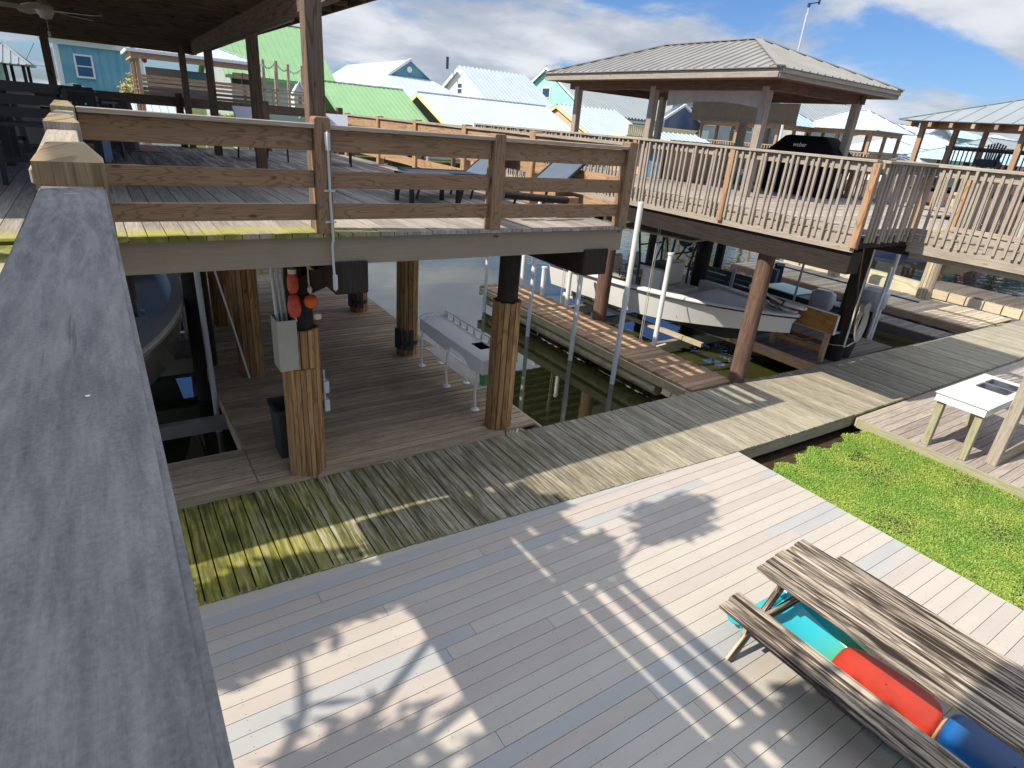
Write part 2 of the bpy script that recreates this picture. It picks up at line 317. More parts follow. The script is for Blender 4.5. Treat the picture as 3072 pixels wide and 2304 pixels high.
def siding(name, c, vert=True, sp=.35):
    t = NT(name); x, y, z, p = t.pos(); w = t.m('FRACT', t.m('MULTIPLY', (t.m('ADD', x, y) if vert else z), 1/sp)); e = t.ss(w, .0, .09); n = t.noise(p, .8, 4)
    cc = t.mix(t.m('MULTIPLY', t.m('SUBTRACT', 1, e), .45), c, hexc(c, .45)); t.col(t.mix(t.ss(n, .3, .7), hexc(cc, 1) if isinstance(cc, tuple) else cc, t.mix(.12, cc, (.9, .9, .9)))); t.rough(.6); t.bump(e, .4, .02); return t.mat
M['blue'] = siding('blue_board_siding', (.12, .36, .47)); M['mint'] = siding('mint_lap_siding', (.33, .68, .56), False, .2); M['teal'] = siding('teal_siding', (.08, .28, .36)); M['cream'] = siding('cream_siding', (.78, .74, .60), False, .2)
M['graywall'] = siding('gray_siding', (.40, .42, .40), False, .22); M['navy'] = siding('navy_siding', (.03, .07, .16), False, .2); M['coral'] = siding('coral_siding', (.75, .25, .18), False, .2); M['yellow'] = siding('yellow_siding', (.75, .62, .28), True, .15); M['tanwall'] = siding('tan_siding', (.62, .48, .32), False, .15)
M['whitewall'] = siding('white_siding', (.75, .76, .74), False, .2)
M['trim'] = plain('white_trim', (.80, .80, .78), .5, noise=.08); M['ytrim'] = plain('yellow_trim', (.78, .62, .30), .5); M['glass'] = plain('window_glass', (.02, .05, .09), .06, 0, .8)
M['bluepane'] = plain('blue_window_shade', (.015, .09, .2), .15); M['pvc'] = plain('white_pvc', (.78, .79, .78), .35, noise=.12, nscale=3); M['conduit'] = plain('gray_conduit', (.5, .53, .55), .4)
M['boatw'] = plain('white_gelcoat', (.80, .80, .77), .42, 0, .35, .06, 1.5); M['boatg'] = plain('bronze_gray_hull', (.32, .31, .265), .2, .1, .5, coat=.6); M['boatd'] = plain('dark_bottom_paint', (.02, .025, .03), .4)
M['black'] = plain('black_metal', (.012, .012, .013), .35); M['blackcloth'] = plain('black_cover_cloth', (.008, .008, .01), .85, spec=.2, noise=.4, nscale=3); M['blackpl'] = plain('black_plastic', (.03, .034, .037), .5)
M['seat'] = plain('beige_vinyl', (.62, .58, .50), .5, noise=.1); M['seatg'] = plain('gray_vinyl', (.33, .32, .29), .55, noise=.1); M['tanc'] = plain('tan_canvas', (.62, .42, .24), .85, spec=.15, noise=.2, nscale=2.5); M['canvas'] = plain('gray_canvas', (.42, .40, .37), .85, spec=.15, noise=.15)
M['alu'] = plain('dull_aluminium', (.55, .53, .48), .4, .7, noise=.15); M['steel'] = plain('stainless_steel', (.6, .6, .6), .18, 1.0); M['box'] = plain('gray_enamel', (.36, .34, .29), .45, noise=.1)
M['buoyr'] = plain('faded_red_buoy', (.62, .075, .03), .5, noise=.45, nscale=35); M['buoyo'] = plain('orange_float', (.75, .13, .02), .5, noise=.2, nscale=20); M['buoyw'] = plain('cream_float', (.65, .55, .38), .6)
M['rope'] = plain('pale_rope', (.6, .56, .45), .8, noise=.3, nscale=60); M['hose'] = plain('white_hose', (.66, .62, .5), .5); M['teal2'] = plain('turquoise_plastic', (.03, .52, .60), .3, noise=.12, nscale=4); M['greenpl'] = plain('green_plastic', (.10, .42, .20), .35, noise=.15, nscale=5)
M['redpl'] = plain('red_plastic', (.62, .05, .02), .3, noise=.2, nscale=6); M['bluepl'] = plain('blue_plastic', (.01, .16, .52), .3, noise=.15, nscale=4); M['palepl'] = plain('pale_aqua_plastic', (.45, .75, .72), .35, noise=.1); M['rug'] = plain('faded_pink_rug', (.40, .24, .22), .95, spec=.1, noise=.15, nscale=8)
M['dirt'] = plain('dark_soil', (.07, .05, .03), .95, spec=.1, noise=.5, nscale=5, bump=.6); M['cow'] = plain('pale_gray_cowling', (.50, .53, .56), .3, coat=.3); M['white'] = plain('white_paint', (.88, .88, .86), .4); M['wire'] = plain('wire_black', (.03, .03, .035), .5); M['teal3'] = plain('teal_cooler', (.05, .42, .42), .4)
M['sling'] = plain('blue_gray_sling', (.09, .12, .17), .7, noise=.15); M['brush'] = plain('yellow_brush', (.55, .33, .08), .8); M['float'] = plain('yellowed_float_plastic', (.58, .53, .37), .5, noise=.2, nscale=2); M['fan'] = plain('pale_fan_blade', (.5, .46, .38), .5)
#SECTIONS
# ================================================================== GROUND, WATER, DECKS
def quadface(name, pts, mat):
    b = MB(); b.face(pts); return b.build(name, mat)
o = quadface('water', [(-700, -60, -.62), (1200, -60, -.62), (1200, 1200, -.62), (-700, 1200, -.62)], M['water']); stru(o)
def plankfield(name, mat, x0, x1, y0, y1, ztop, along, w=.14, gap=.008, th=.035, parent=None, yedge=None, jit=.0015, joints=None, skew=0, bl=None):
    """boards filling the rectangle; along='x' or 'y'; yedge(x)->(ya,yb) for boards along y"""
    b = MB(); 
    if along == 'y':
        x = x0; i = 0
        while x < x1-.02:
            xe = min(x+w-gap, x1); ya, yb = yedge((x+xe)/2) if yedge else (y0, y1); j = random.uniform(-jit, jit); e = random.uniform(-.004, .004) if jit > .001 else 0
            b.box(x, ya+e, ztop-th+j, xe, yb+e*.5, ztop+j, (0, 1, 0)); x += w
    else:
        y = y0
        while y < y1-.02:
            ye = min(y+w-gap, y1); j = random.uniform(-jit, jit)
            if joints:
                xs = [x0]; q = x0+random.uniform(.3, joints)
                while q < x1: xs.append(q); q += random.choice((joints, joints, joints*.7))
                xs.append(x1)
            else: xs = [x0, x1]
            for a, c in zip(xs, xs[1:]):
                if c-a > .03: b.box(a, y, ztop-th+j, c-.004, ye, ztop+j, (1, 0, 0))
            y += w
    return b.build(name, mat, parent)
def lerp_tab(tab):
    def f(x):
        if x <= tab[0][0]: return tab[0][1]
        for (a, fa), (c, fc) in zip(tab, tab[1:]):
            if x <= c: return fa+(fc-fa)*(x-a)/(c-a)
        return tab[-1][1]
    return f
wn_ = lerp_tab([(-4, 4.82), (.17, 4.69), (7.1, 4.33), (10.2, 4.25), (26, 4.16)]); wf_ = lerp_tab([(-4, 6.36), (.2, 6.27), (9.3, 6.08), (12.4, 5.95), (18, 5.8), (23, 5.66), (30, 5.5)])
stru(plankfield('boardwalk', M['walk'], -3.5, 30, 0, 0, 0, 'y', .142, .013, .04, yedge=lambda x: (wn_(x), wf_(x)), jit=.004))
b = MB()
for xa, xb in zip(range(-4, 30, 2), range(-2, 32, 2)):
    for fn, sg in ((wn_, 1), (wf_, -1)):
        b.beam((xa, fn(xa)+.05*sg, -.14), (xb, fn(xb)+.05*sg, -.14), .045, .20)
b.build('boardwalk_edge_joists', M['mossleg']).__setitem__('kind', 'structure')
stru(plankfield('patio', M['comp'], -3.5, 7.18, -4, 4.52, -.012, 'x', .142, .005, .03, jit=.0006, joints=8.0))
bpy.data.objects['patio'].data.transform(Matrix())
# clip the patio far edge under the boardwalk: filler strip that follows its slanted edge
b = MB(); b.prism([(-3.5, 4.515, -.05), (7.18, 4.315, -.05), (7.18, 4.40, -.05), (-3.5, 4.9, -.05)], (0, 0, .034), (1, 0, 0)); stru(b.build('patio_edge_strip', M['comp']))
b = MB()
for ix in range(19):
    for iy in range(60):
        x_ = -.55+ix*.41; y_ = -4+iy*.142
        if y_ > 4.3 or y_ < .2: continue
        for dy in (.025, .112): b.v and None; b.face([(x_-.003, y_+dy-.003, -.0105), (x_+.003, y_+dy-.003, -.0105), (x_+.003, y_+dy+.003, -.0105), (x_-.003, y_+dy+.003, -.0105)])
stru(b.build('patio_screws', M['redpile'], fix=False))
b = MB(); b.box(7.14, -4, -.32, 7.176, 4.3, -.05); stru(b.build('patio_side_board', M['comp']))
# lawn and soil
def terrain():
    nx, ny = 60, 50; b = MB(); P = []
    for j in range(ny+1):
        for i in range(nx+1):
            x = -6+i*(26/nx); y = -6+j*(10.9/ny); e = max(0, y-3.75); zz_ = -.2-.16*min(1, e/.4)+.012*sin(x*3)*cos(y*4)
            P.append((x, y, zz_))
    for j in range(ny):
        for i in range(nx):
            a = j*(nx+1)+i; b.v = P; b.f.append((a, a+1, a+nx+2, a+nx+1)); b.uv.append([(0, 0)]*4); b.m.append(0)
    return b.build('ground', M['dirt'])
stru(terrain())
def grass():
    N = 85000; rnd = random.Random(3); vs_, fs = [], []
    t = NT('grass_blades'); x, y, z, p = t.pos(); g = t.new('ShaderNodeNewGeometry'); r = g.outputs['Random Per Island']; n = t.noise(p, 2.2, 4, .6)
    t.col(t.mix(t.ss(n, .35, .65), t.mix(r, (.10, .22, .025), (.23, .38, .06)), t.mix(r, (.19, .30, .035), (.36, .44, .09)))); t.rough(.55); t.b.inputs['Specular IOR Level'].default_value = .3
    k = 0
    while k < N:
        x = rnd.uniform(7.16, 10.32); y = rnd.uniform(.3, 4.1)
        lim = 4.0+.07*sin(x*5.3)+.05*sin(x*13+1)
        if x < 7.7: lim -= (7.7-x)*.5
        if y > lim: continue
        if (x-9.15)**2/.05+(y-3.55)**2/.02 < 1 and rnd.random() < .7: continue
        a = rnd.uniform(0, 2*pi); L = rnd.uniform(.02, .05); w = rnd.uniform(.003, .007); h = rnd.uniform(.008, .03); z0 = -.205
        dx, dy = cos(a), sin(a); c = len(vs_)
        vs_ += [(x-dy*w, y+dx*w, z0), (x+dy*w, y-dx*w, z0), (x+dx*L*.5+dy*w, y+dy*L*.5-dx*w, z0+h), (x+dx*L*.5-dy*w, y+dy*L*.5+dx*w, z0+h), (x+dx*L, y+dy*L, z0+h*.8)]
        fs += [(c, c+1, c+2, c+3), (c+3, c+2, c+4)]; k += 1
    me = bpy.data.meshes.new('grass'); me.from_pydata(vs_, [], fs); me.materials.append(t.mat); o = bpy.data.objects.new('grass', me); COL.objects.link(o); tag(o, 'short bright green lawn beside the pale patio', 'grass'); o['kind'] = 'stuff'
grass()
b = MB(); b.face([(7.1, -2, -.196), (10.4, -2, -.196), (10.4, 3.55, -.196), (7.1, 3.4, -.196)]); stru(b.build('lawn_soil', plain('lawn_thatch', (.12, .15, .035), .95, spec=.1, noise=.5, nscale=9)))
# ------------------------------------------------------------------ sink platform (right)
t_ = T('low_platform', 'low gray wood platform at the lawn edge carrying the double sink bench', 'platform', (12, 2, -.1))
plankfield('planks', M['nbrdeck'], 10.3, 17.9, -3, 4.2, -.06, 'x', .142, .008, parent=t_)
b = MB(); b.box(10.27, -3, -.22, 10.31, 4.18, -.065); b.box(10.31, 4.2, -.22, 17.9, 4.235, -.065); b.build('fascia', M['mossleg'], t_)
# ------------------------------------------------------------------ lower dock under own deck
dk = T('lower_dock', 'shaded plank dock under the raised deck between two boat slips', 'dock', (3, 10, 0))
plankfield('planks', M['dock'], 1.0, 4.93, 6.32, 16.2, 0, 'x', .138, .024, parent=dk, jit=.004)
plankfield('planks', M['dock'], -4, .995, 6.32, 7.28, 0, 'x', .138, .024, parent=dk, jit=.004)
b = MB(); b.beam((-3.9, wf_(-4)+.06, .012), (4.3, 6.24, .012), .1, .045); b.beam((1.0, 7.3, -.12), (1.0, 16.2, -.12), .045, .22); b.beam((-4, 7.3, -.12), (1.0, 7.3, -.12), .045, .22); b.beam((4.95, 6.2, -.12), (4.95, 16.2, -.12), .045, .22); b.build('edge_boards', M['dock'], dk)
b = MB()
for yy in (7.3, 9.7, 12.4, 15.8):
    for xx in (1.2, 4.7): b.cyl((xx, yy, -2), (xx, yy, -.05), .13, n=12)
b.build('pile_stubs', M['dark'], dk)
# far cross dock in the left slip
c = T('cross_dock', 'dark narrow catwalk crossing the left boat slip', 'dock', (-1, 12, 0)); plankfield('planks', M['darkpier'], -3, .98, 10.9, 11.8, -.02, 'x', .14, .01, parent=c); b = MB(); b.box(-3, 10.86, -.3, .98, 10.9, -.03); b.build('fascia', M['mossleg'], c)
# ------------------------------------------------------------------ own raised deck
ZD = 3.02; YF = 5.70
rd = T('raised_deck', 'raised gray wood deck on wrapped piles over the shaded dock', 'deck', (2.7, 6, 0))
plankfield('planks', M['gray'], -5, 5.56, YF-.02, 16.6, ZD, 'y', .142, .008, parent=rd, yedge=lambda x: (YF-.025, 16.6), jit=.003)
b = MB(); b.box(-5, YF+.02, ZD-.31, 5.5, YF+.065, ZD-.036); b.build('rim_beam', M['rim'], rd)
b = MB(); b.box(5.5, YF+.021, ZD-.31, 5.545, 16.6, ZD-.037); b.build('rim_beam', M['rim'], rd)
b = MB()
x = -4.6
while x < 5.3: b.box(x, YF+.07, ZD-.28, x+.04, 16.5, ZD-.04, (0, 1, 0)); x += .41
b.build('joists', M['dark'], rd)
for xa, xb, ya in ((1.77, 2.11, YF-.01), (4.93, 5.33, YF-.01)):
    b = MB(); b.box(xa, ya, ZD-.61, xb, 16.3, ZD-.281); b.build('timber_beam', M['dark'], rd, bevel=.012)
b = MB(); b.box(-.2, YF+.3, ZD-.6, .1, 16.3, ZD-.285); b.build('timber_beam', M['dark'], rd)
def pile(par, x, y, top, wraptop, r=.145, wr=.175, base=0., mat='dark', name='pile', wmat='wrap', double=False):
    b = MB(); b.cyl((x, y, -2.5), (x, y, top), r*1.04, r*.96, 18); p = b.build(name, M[mat], par, smooth=True)
    if wraptop:
        b = MB(); n = 15
        for i in range(n):
            a = 2*pi*i/n; zt = wraptop-random.uniform(0, .02); w = 2*pi*wr/n*.93; ca, sa = cos(a), sin(a); zb = base+.004
            rr = wr; ed = V((-sa, ca, 0))
            b.beam((x+ca*rr, y+sa*rr, zb), (x+ca*rr, y+sa*rr, zt), w, .035, up=(ca, sa, 0))
        b.build('batten_wrap', M[wmat], p)
        if double:
            b = MB()
            for i in range(9):
                a = pi*.92+i*.26; ca, sa = cos(a), sin(a); b.beam((x+ca*(wr+.036), y+sa*(wr+.036), base), (x+ca*(wr+.036), y+sa*(wr+.036), 1.42-random.uniform(0, .02)), .052, .03, up=(ca, sa, 0))
            b.build('batten_wrap', M[wmat], p)
    return p
pile(rd, 1.60, 6.47, ZD-.3, 1.87, double=True); pile(rd, 4.36, 6.50, ZD-.3, 1.93)
pile(rd, 1.60, 9.76, ZD-.3, ZD-.32); pile(rd, 4.33, 9.72, ZD-.3, ZD-.32); pile(rd, 1.62, 12.5, ZD-.3, ZD-.32); pile(rd, 4.39, 12.5, ZD-.3, ZD-.32)
pile(rd, .99, 10.45, ZD-.3, None, r=.19); pile(rd, -.05, 13.4, ZD-.3, None)
b = MB(); b.beam((1.95, 6.0, ZD-.42), (1.55, 6.45, ZD-.75), .1, .2); b.build('brace', M['dark'], rd)
# balcony catwalk beside the camera
bc = T('balcony_walk', 'shaded balcony walkway left of the foreground hand rail', 'balcony', (-.6, 2, 2.9))
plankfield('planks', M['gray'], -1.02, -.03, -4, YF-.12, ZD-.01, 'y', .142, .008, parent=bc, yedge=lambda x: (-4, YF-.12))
b = MB(); b.box(-1.02, -4, ZD-.28, -.98, YF-.14, ZD-.05); b.box(-.07, -4, ZD-.28, -.03, YF-.14, ZD-.05); b.box(-.97, YF-.16, ZD-.28, -.08, YF-.121, ZD-.05); b.build('joists', M['rim'], bc)
# ------------------------------------------------------------------ railings
def capped_post(par, x, y, z0, z1, w=.14, ch=.035, mat='pine', bevel=.006, axis='x', name='post'):
    h = w/2
    if axis == 'p':
        b = MB(); i_ = h-ch; P = [(x-h, y-h, z0), (x+h, y-h, z0), (x+h, y+h, z0), (x-h, y+h, z0), (x-h, y-h, z1-ch*1.15), (x+h, y-h, z1-ch*1.15), (x+h, y+h, z1-ch*1.15), (x-h, y+h, z1-ch*1.15), (x-i_, y-i_, z1), (x+i_, y-i_, z1), (x+i_, y+i_, z1), (x-i_, y+i_, z1)]
        b.solid(P, [(0, 1, 5, 4), (1, 2, 6, 5), (2, 3, 7, 6), (3, 0, 4, 7)], (0, 0, 1), 0); b.solid(P, [(4, 5, 9, 8), (5, 6, 10, 9), (6, 7, 11, 10), (7, 4, 8, 11), (8, 9, 10, 11)], (1, .25, .3), 1); bm_ = b.build(name, [M[mat], M['endgrain']], par); return bm_
    if axis == 'x': pr = [(x-h, y-h, z0), (x+h, y-h, z0), (x+h, y-h, z1-ch), (x+h-ch, y-h, z1), (x-h+ch, y-h, z1), (x-h, y-h, z1-ch)]; e = (0, w, 0)
    else: pr = [(x-h, y-h, z0), (x-h, y+h, z0), (x-h, y+h, z1-ch), (x-h, y+h-ch, z1), (x-h, y-h+ch, z1), (x-h, y-h, z1-ch)]; e = (w, 0, 0)
    b = MB(); b.prism(pr, e, (0, 0, 1)); return b.build(name, M[mat], par, bevel=bevel)
# foreground rail with wide cap
fr = T('hand_rail', 'thick weathered gray rail cap running away in the left foreground', 'railing', (-.06, 1.8, ZD))
b = MB(); b.prism([(-.128, -1.2, 3.843), (.007, -1.2, 3.843), (.007, 1.815, 3.843), (-.124, 1.815, 3.843)], (0, 0, .038), (0, 1, 0)); b.build('cap', M['cap'], fr, bevel=.005, seg=2)
b = MB(); b.lathe([(.0014, 0), (.0018, .0006), (0, .001)], (-.035, .52, 3.881), 9); tag(b.build('speck', M['white']), 'tiny white speck on the foreground rail cap', 'speck')
b = MB(); b.prism([(-.146, 1.95, 3.868), (-.028, 1.95, 3.868), (-.058, 3.735, 3.868), (-.176, 3.735, 3.868)], (0, 0, .038), (0, 1, 0)); b.build('cap', M['nbr'], fr, bevel=.004)
b = MB(); b.prism([(-.176, 3.876, 3.9), (-.06, 3.876, 3.9), (-.085, 5.6, 3.9), (-.2, 5.6, 3.9)], (0, 0, .038), (0, 1, 0)); b.build('cap', M['nbr'], fr, bevel=.004)
capped_post(fr, -.058, 1.882, 2.7, 3.975, .142, .034, mat='postbrown', axis='p')
capped_post(fr, -.115, 3.805, 2.7, 3.975, .14, .03, mat='nbrdeck', axis='p'); capped_post(fr, -.148, 5.70, 2.75, 4.0, .14, .03, mat='mossleg', axis='p')
for za, hb_ in ((3.66, .14), (3.36, .18), (3.12, .15)):
    for ya, yb, xx in ((-1.2, 1.81, -.085), (1.96, 3.73, -.105), (3.88, 5.62, -.14)): b = MB(); b.beam((xx+.03, ya, za), (xx, yb, za), .04, hb_); b.build('rail_board', M['pine'], fr)
# front deck railing
rr = T('deck_front_railing', 'brown three board railing along the front edge of the raised deck', 'railing', (2.7, YF, ZD))
POS = (1.70, 3.56, 5.46); ztop = 4.015
capped_post(rr, 1.70, YF+.03, ZD-.0, 4.03, .145, .02, 'tanpine' if 0 else 'pine')
capped_post(rr, 3.56, YF+.03, ZD, 4.0, .14, .012); capped_post(rr, 5.47, YF+.03, ZD, 4.02, .14, .012, mat='pine')
segs = ((-.07, 1.622), (1.778, 3.485), (3.635, 5.395))
for i, (xa, xb) in enumerate(segs):
    for zc, hh in ((3.835, .185), (3.50, .15), (3.215, .145)):
        b = MB(); b.beam((xa, YF+.03, zc), (xb, YF+.03, zc+random.uniform(-.004, .004)), .042, hh); b.build('rail_board', M['pine'], rr, bevel=.004)
    b = MB(); b.beam((xa-.01 if i else xa, YF+.03, 3.95), (xb+.01 if i < 2 else xb, YF+.03, 3.95), .14, .038); b.build('cap', M['nbr'], rr, bevel=.004)
# conduit on the middle post
cdt = T('cable_conduit', 'white cable conduit strapped to the railing post above the timber block', 'conduit', (1.7, YF-.06, ZD))
b = MB(); b.tube([(1.735, YF-.055, 3.78), (1.74, YF-.055, 3.3), (1.75, YF-.055, 3.02), (1.755, YF-.045, 2.96), (1.75, YF-.02, 2.9), (1.76, YF-.02, 2.6), (1.765, YF-.03, 2.47)], .012, 10); b.build('pipe', M['conduit'], cdt, smooth=True)
b = MB(); b.box(1.712, YF-.08, 3.74, 1.757, YF-.041, 3.92, (0, 0, 1)); b.build('fitting', M['conduit'], cdt, bevel=.016, seg=3, smooth=True); b = MB(); b.box(1.74, YF-.055, 2.46, 1.785, YF-.012, 2.64, (0, 0, 1)); b.build('fitting', M['conduit'], cdt, bevel=.018, seg=3, smooth=True)
for zc in (3.4, 3.12): b = MB(); b.box(1.69, YF-.048, zc, 1.79, YF-.04, zc+.02); b.tube([(1.715, YF-.045, zc+.01), (1.74, YF-.078, zc+.01), (1.765, YF-.045, zc+.01)], .006, 6); b.build('strap', M['conduit'], cdt)
# east railing of the deck
er = T('deck_side_railing', 'sunlit tan board railing along the right side of the raised deck', 'railing', (5.5, 10, ZD))
ys = [7.75, 9.85, 11.9, 13.9, 16.1]; prev = YF+.1
for y in ys:
    b = MB(); b.box(5.41, y-.07, ZD, 5.55, y+.07, 4.04, (0, 0, 1)); b.build('post', M['tanpine'], er, bevel=.006)
    for zc, hh in ((3.87, .2), (3.53, .15), (3.22, .15)): b = MB(); b.beam((5.48, prev, zc), (5.48, y-.07, zc+.01), .042, hh); b.build('rail_board', M['tanpine'], er)
    b = MB(); b.beam((5.48, prev, 3.995), (5.48, y-.07, 3.995), .12, .036); b.build('cap', M['nbr'], er)
    prev = y+.07
# back railing in shade
br = T('deck_back_railing', 'dark shaded board railing at the back of the covered deck', 'railing', (1, 16.5, ZD))
xs_ = [-4, -2.1, -.1, 1.75, 3.6, 5.41]
for i, x in enumerate(xs_):
    b = MB(); b.box(x-.07, 16.43, ZD, x+.07, 16.57, 4.14, (0, 0, 1)); b.build('post', M['porch'], br)
    if i: 
        for zc, hh in ((3.96, .2), (3.6, .15), (3.26, .15)): b = MB(); b.beam((xs_[i-1]+.07, 16.5, zc), (x-.07, 16.5, zc), .04, hh); b.build('rail_board', M['porch'], br)
# ------------------------------------------------------------------ covered porch roof on the deck
pr_ = T('porch_roof', 'dark wooden porch roof on square posts covering the raised deck', 'porch', (1, 11, ZD))
for (x, y, w) in ((1.72, 5.92, .15), (2.05, 9.9, .14), (2.16, 14.5, .14), (1.9, 16.3, .13), (-.5, 16.3, .14), (-4.2, 16.3, .14)):
    b = MB(); b.box(x-w/2, y-w/2, ZD+.002, x+w/2, y+w/2, 5.12, (0, 0, 1)); b.build('post', M['porch'], pr_, bevel=.006)
b = MB(); b.beam((1.91, 5.86, 5.07), (2.15, 16.7, 5.07), .09, .24); b.build('beam', M['porch'], pr_)
b = MB(); b.beam((-5, 16.3, 5.08), (2.2, 16.3, 5.08), .09, .28); b.build('beam', M['porch'], pr_)
b = MB()
y = 7.25
while y < 17: b.box(-6, y, 5.2, 2.72, y+.04, 5.33, (1, 0, 0)); y += .6
b.build('rafters', M['porch'], pr_)
b = MB(); y = 7.05
while y < 17: b.box(-6, y, 5.335, 2.7, y+.135, 5.35, (1, 0, 0)); y += .14
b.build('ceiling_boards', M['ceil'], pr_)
b = MB(); b.box(-6, 7.0, 5.355, 2.82, 17.1, 5.385); y = 7.05
while y < 17: b.box(2.8, y, 5.31, 2.83, y+.1, 5.355); y += .23
b.build('roofing', M['rgray'], pr_)
b = MB(); b.box(2.74, 7.02, 5.2, 2.775, 17.05, 5.33); b.box(-6, 7.0, 5.2, 2.735, 7.035, 5.33); b.build('fascia', M['porch'], pr_)
b = MB(); b.beam((2.02, 7.6, 4.98), (2.2, 15, 4.98), .025, .08); b.build('trim_board', M['gray'], pr_)
fn = T('ceiling_fan', 'pale five blade ceiling fan under the dark porch ceiling', 'fan', (-.27, 11.2, 5.0))
b = MB(); b.cyl((-.27, 11.2, 5.1), (-.27, 11.2, 5.33), .02); b.lathe([(.0, -.12), (.06, -.1), (.1, -.03), (.1, .05), (.03, .12)], (-.27, 11.2, 5.0)); b.build('motor', M['fan'], fn, smooth=True)
for i in range(5):
    a = radians(-30+72*i); d = V((cos(a), sin(a), 0)); s_ = V((-sin(a), cos(a), 0)); c0 = V((-.27, 11.2, 4.99)); b = MB()
    P = [c0+d*.12-s_*.04, c0+d*.3-s_*.08-V((0, 0, .015)), c0+d*.66-s_*.085-V((0, 0, .02)), c0+d*.72+s_*.02, c0+d*.62+s_*.08+V((0, 0, .02)), c0+d*.3+s_*.06+V((0, 0, .015)), c0+d*.12+s_*.04]
    b.prism(P, (0, 0, .012)); b.build('blade', M['fan'], fn)
b = MB(); b.cyl((-.27, 11.2, 4.72), (-.27, 11.2, 4.93), .003); b.lathe([(0, -.04), (.02, -.02), (.015, .03)], (-.27, 11.2, 4.72), 8); b.build('pull_chain', M['fan'], fn)
#SECTION3
# ================================================================== FINGER PIERS, POLES
fp = T('finger_pier', 'narrow sunlit finger pier with rust and algae stained side between own slip and white boat', 'pier', (8.8, 10, 0))
b = MB(); y = 6.17; 
while y < 13.6:
    b.box(8.27, y, -.045+random.uniform(-.003, .003), 9.42 if y < 10.35 and y > 9.75 or random.random() < .8 else 9.38, y+.128, .0+random.uniform(-.004, .004), (1, 0, 0)); y += .14
b.build('planks', M['pier'], fp)
b = MB(); b.box(8.22, 6.3, -.21, 8.265, 13.62, -.05, (0, 1, 0)); b.box(9.42, 6.2, -.25, 9.46, 13.62, -.05, (0, 1, 0)); b.box(8.22, 13.625, -.25, 9.46, 13.67, -.01, (1, 0, 0)); b.build('fascia', M['pierside'], fp)
b = MB(); b.cyl((8.36, 7.0, -.36), (8.36, 13.5, -.36), .12, n=14); b.build('float_pipe', M['pierside'], fp, smooth=True)
def pole(x, y, z0, z1, r, label, cap=False, lean=0, grp='white guide poles', nm='guide_pole'):
    b = MB(); b.cyl((x, y, z0), (x+lean, y, z1), r, n=12)
    if cap: b.cyl((x+lean, y, z1), (x+lean, y, z1+.04), r*1.25, n=12)
    else: b.cyl((x+lean*.62, y, z0+(z1-z0)*.62), (x+lean*.66, y, z0+(z1-z0)*.66), r*1.18, n=12)
    return tag(b.build(nm, M['pvc'], smooth=True), label, 'pole', grp)
pole(8.16, 13.25, -2, 2.6, .045, 'tall white pipe pole at the outer end of the stained finger pier')
pole(8.16, 11.15, -2, 2.65, .05, 'tall white pipe pole on the pier side just right of the right wrapped pile')
pole(8.16, 9.45, -2, 1.8, .052, 'white pipe pole rising to the dark beam end over the finger pier')
tall = pole(8.16, 8.05, -2, 3.0, .052, 'tallest white pipe pole crossing in front of the white boat up to the neighbour deck')
pole(9.38, 13.32, -.6, 1.0, .06, 'short white post at the far tip of the finger pier', True)
pole(9.38, 12.35, -.6, .72, .06, 'short capped white post second from the far tip of the finger pier', True)
pole(9.40, 11.3, -.6, 1.25, .055, 'white post by the white boat stern on the finger pier', True)
pole(9.40, 8.22, -.6, 1.95, .052, 'white post beside the white boat console on the finger pier', True)
# ------------------------------------------------------------------ neighbour deck
nd = T('neighbour_deck', 'pale weathered deck with balusters standing on dark piles across the slip', 'deck', (13, 9, 0))
plankfield('planks', M['nbrdeck'], 9.22, 14.7, 4.62, 6.2, 3.0, 'x', .142, .006, parent=nd); plankfield('planks', M['nbrdeck'], 9.22, 16.7, 6.2, 16.4, 3.0, 'x', .142, .006, parent=nd); plankfield('planks', M['nbrdeck'], 10.84, 12.1, -3, 4.6, 3.0, 'x', .142, .006, parent=nd)
b = MB(); b.box(9.18, 4.6, 2.76, 9.22, 16.4, 2.99); b.build('fascia', M['nbr'], nd)
b = MB(); b.box(10.80, -3, 2.72, 10.84, 4.58, 2.99); b.build('fascia', M['nbr'], nd)
b = MB(); b.box(9.22, 4.58, 2.82, 14.7, 4.615, 2.96); b.build('fascia', M['dark'], nd)
for (x0, x1, ya, yb) in ((9.24, 9.56, 4.62, 16.2), (12.6, 12.9, 4.7, 16.2)):
    b = MB(); b.box(x0, ya, 2.42, x1, yb, 2.755); b.build('timber_beam', M['dark'], nd)
b = MB(); b.box(9.7, 5.75, 2.52, 14.6, 6.0, 2.8); b.build('timber_beam', M['dark'], nd)
b = MB(); b.box(10.9, -3, 2.62, 11.1, 4.55, 2.81); b.build('timber_beam', M['nbr'], nd)
b = MB(); y = 4.9
while y < 16.3: b.box(9.25, y, 2.81, 14.6 if y < 6.1 else 16.6, y+.04, 2.96, (1, 0, 0)); y += .45
b.build('joists', M['dark'], nd)
pile(nd, 9.50, 6.16, 2.8, None, r=.15, mat='redpile'); pile(nd, 9.50, 10.15, 2.8, None, r=.17, mat='redpile'); pile(nd, 9.5, 14.4, 2.8, None)
pile(nd, 12.78, 6.12, 2.8, None, r=.17); pile(nd, 12.78, 10.1, 2.8, None, r=.2); pile(nd, 12.78, 14.3, 2.8, None)
for (x, y) in ((16.5, 12.4), (16.5, 15.4)): pile(nd, x, y, 2.9, None)
for (x, y) in ((10.72, 2.35), (12.0, 2.1), (10.72, -1)):
    b = MB(); b.box(x-.075, y-.075, -.06, x+.075, y+.075, 2.62, (0, 0, 1)); b.build('post', M['nbr'], nd, bevel=.006)
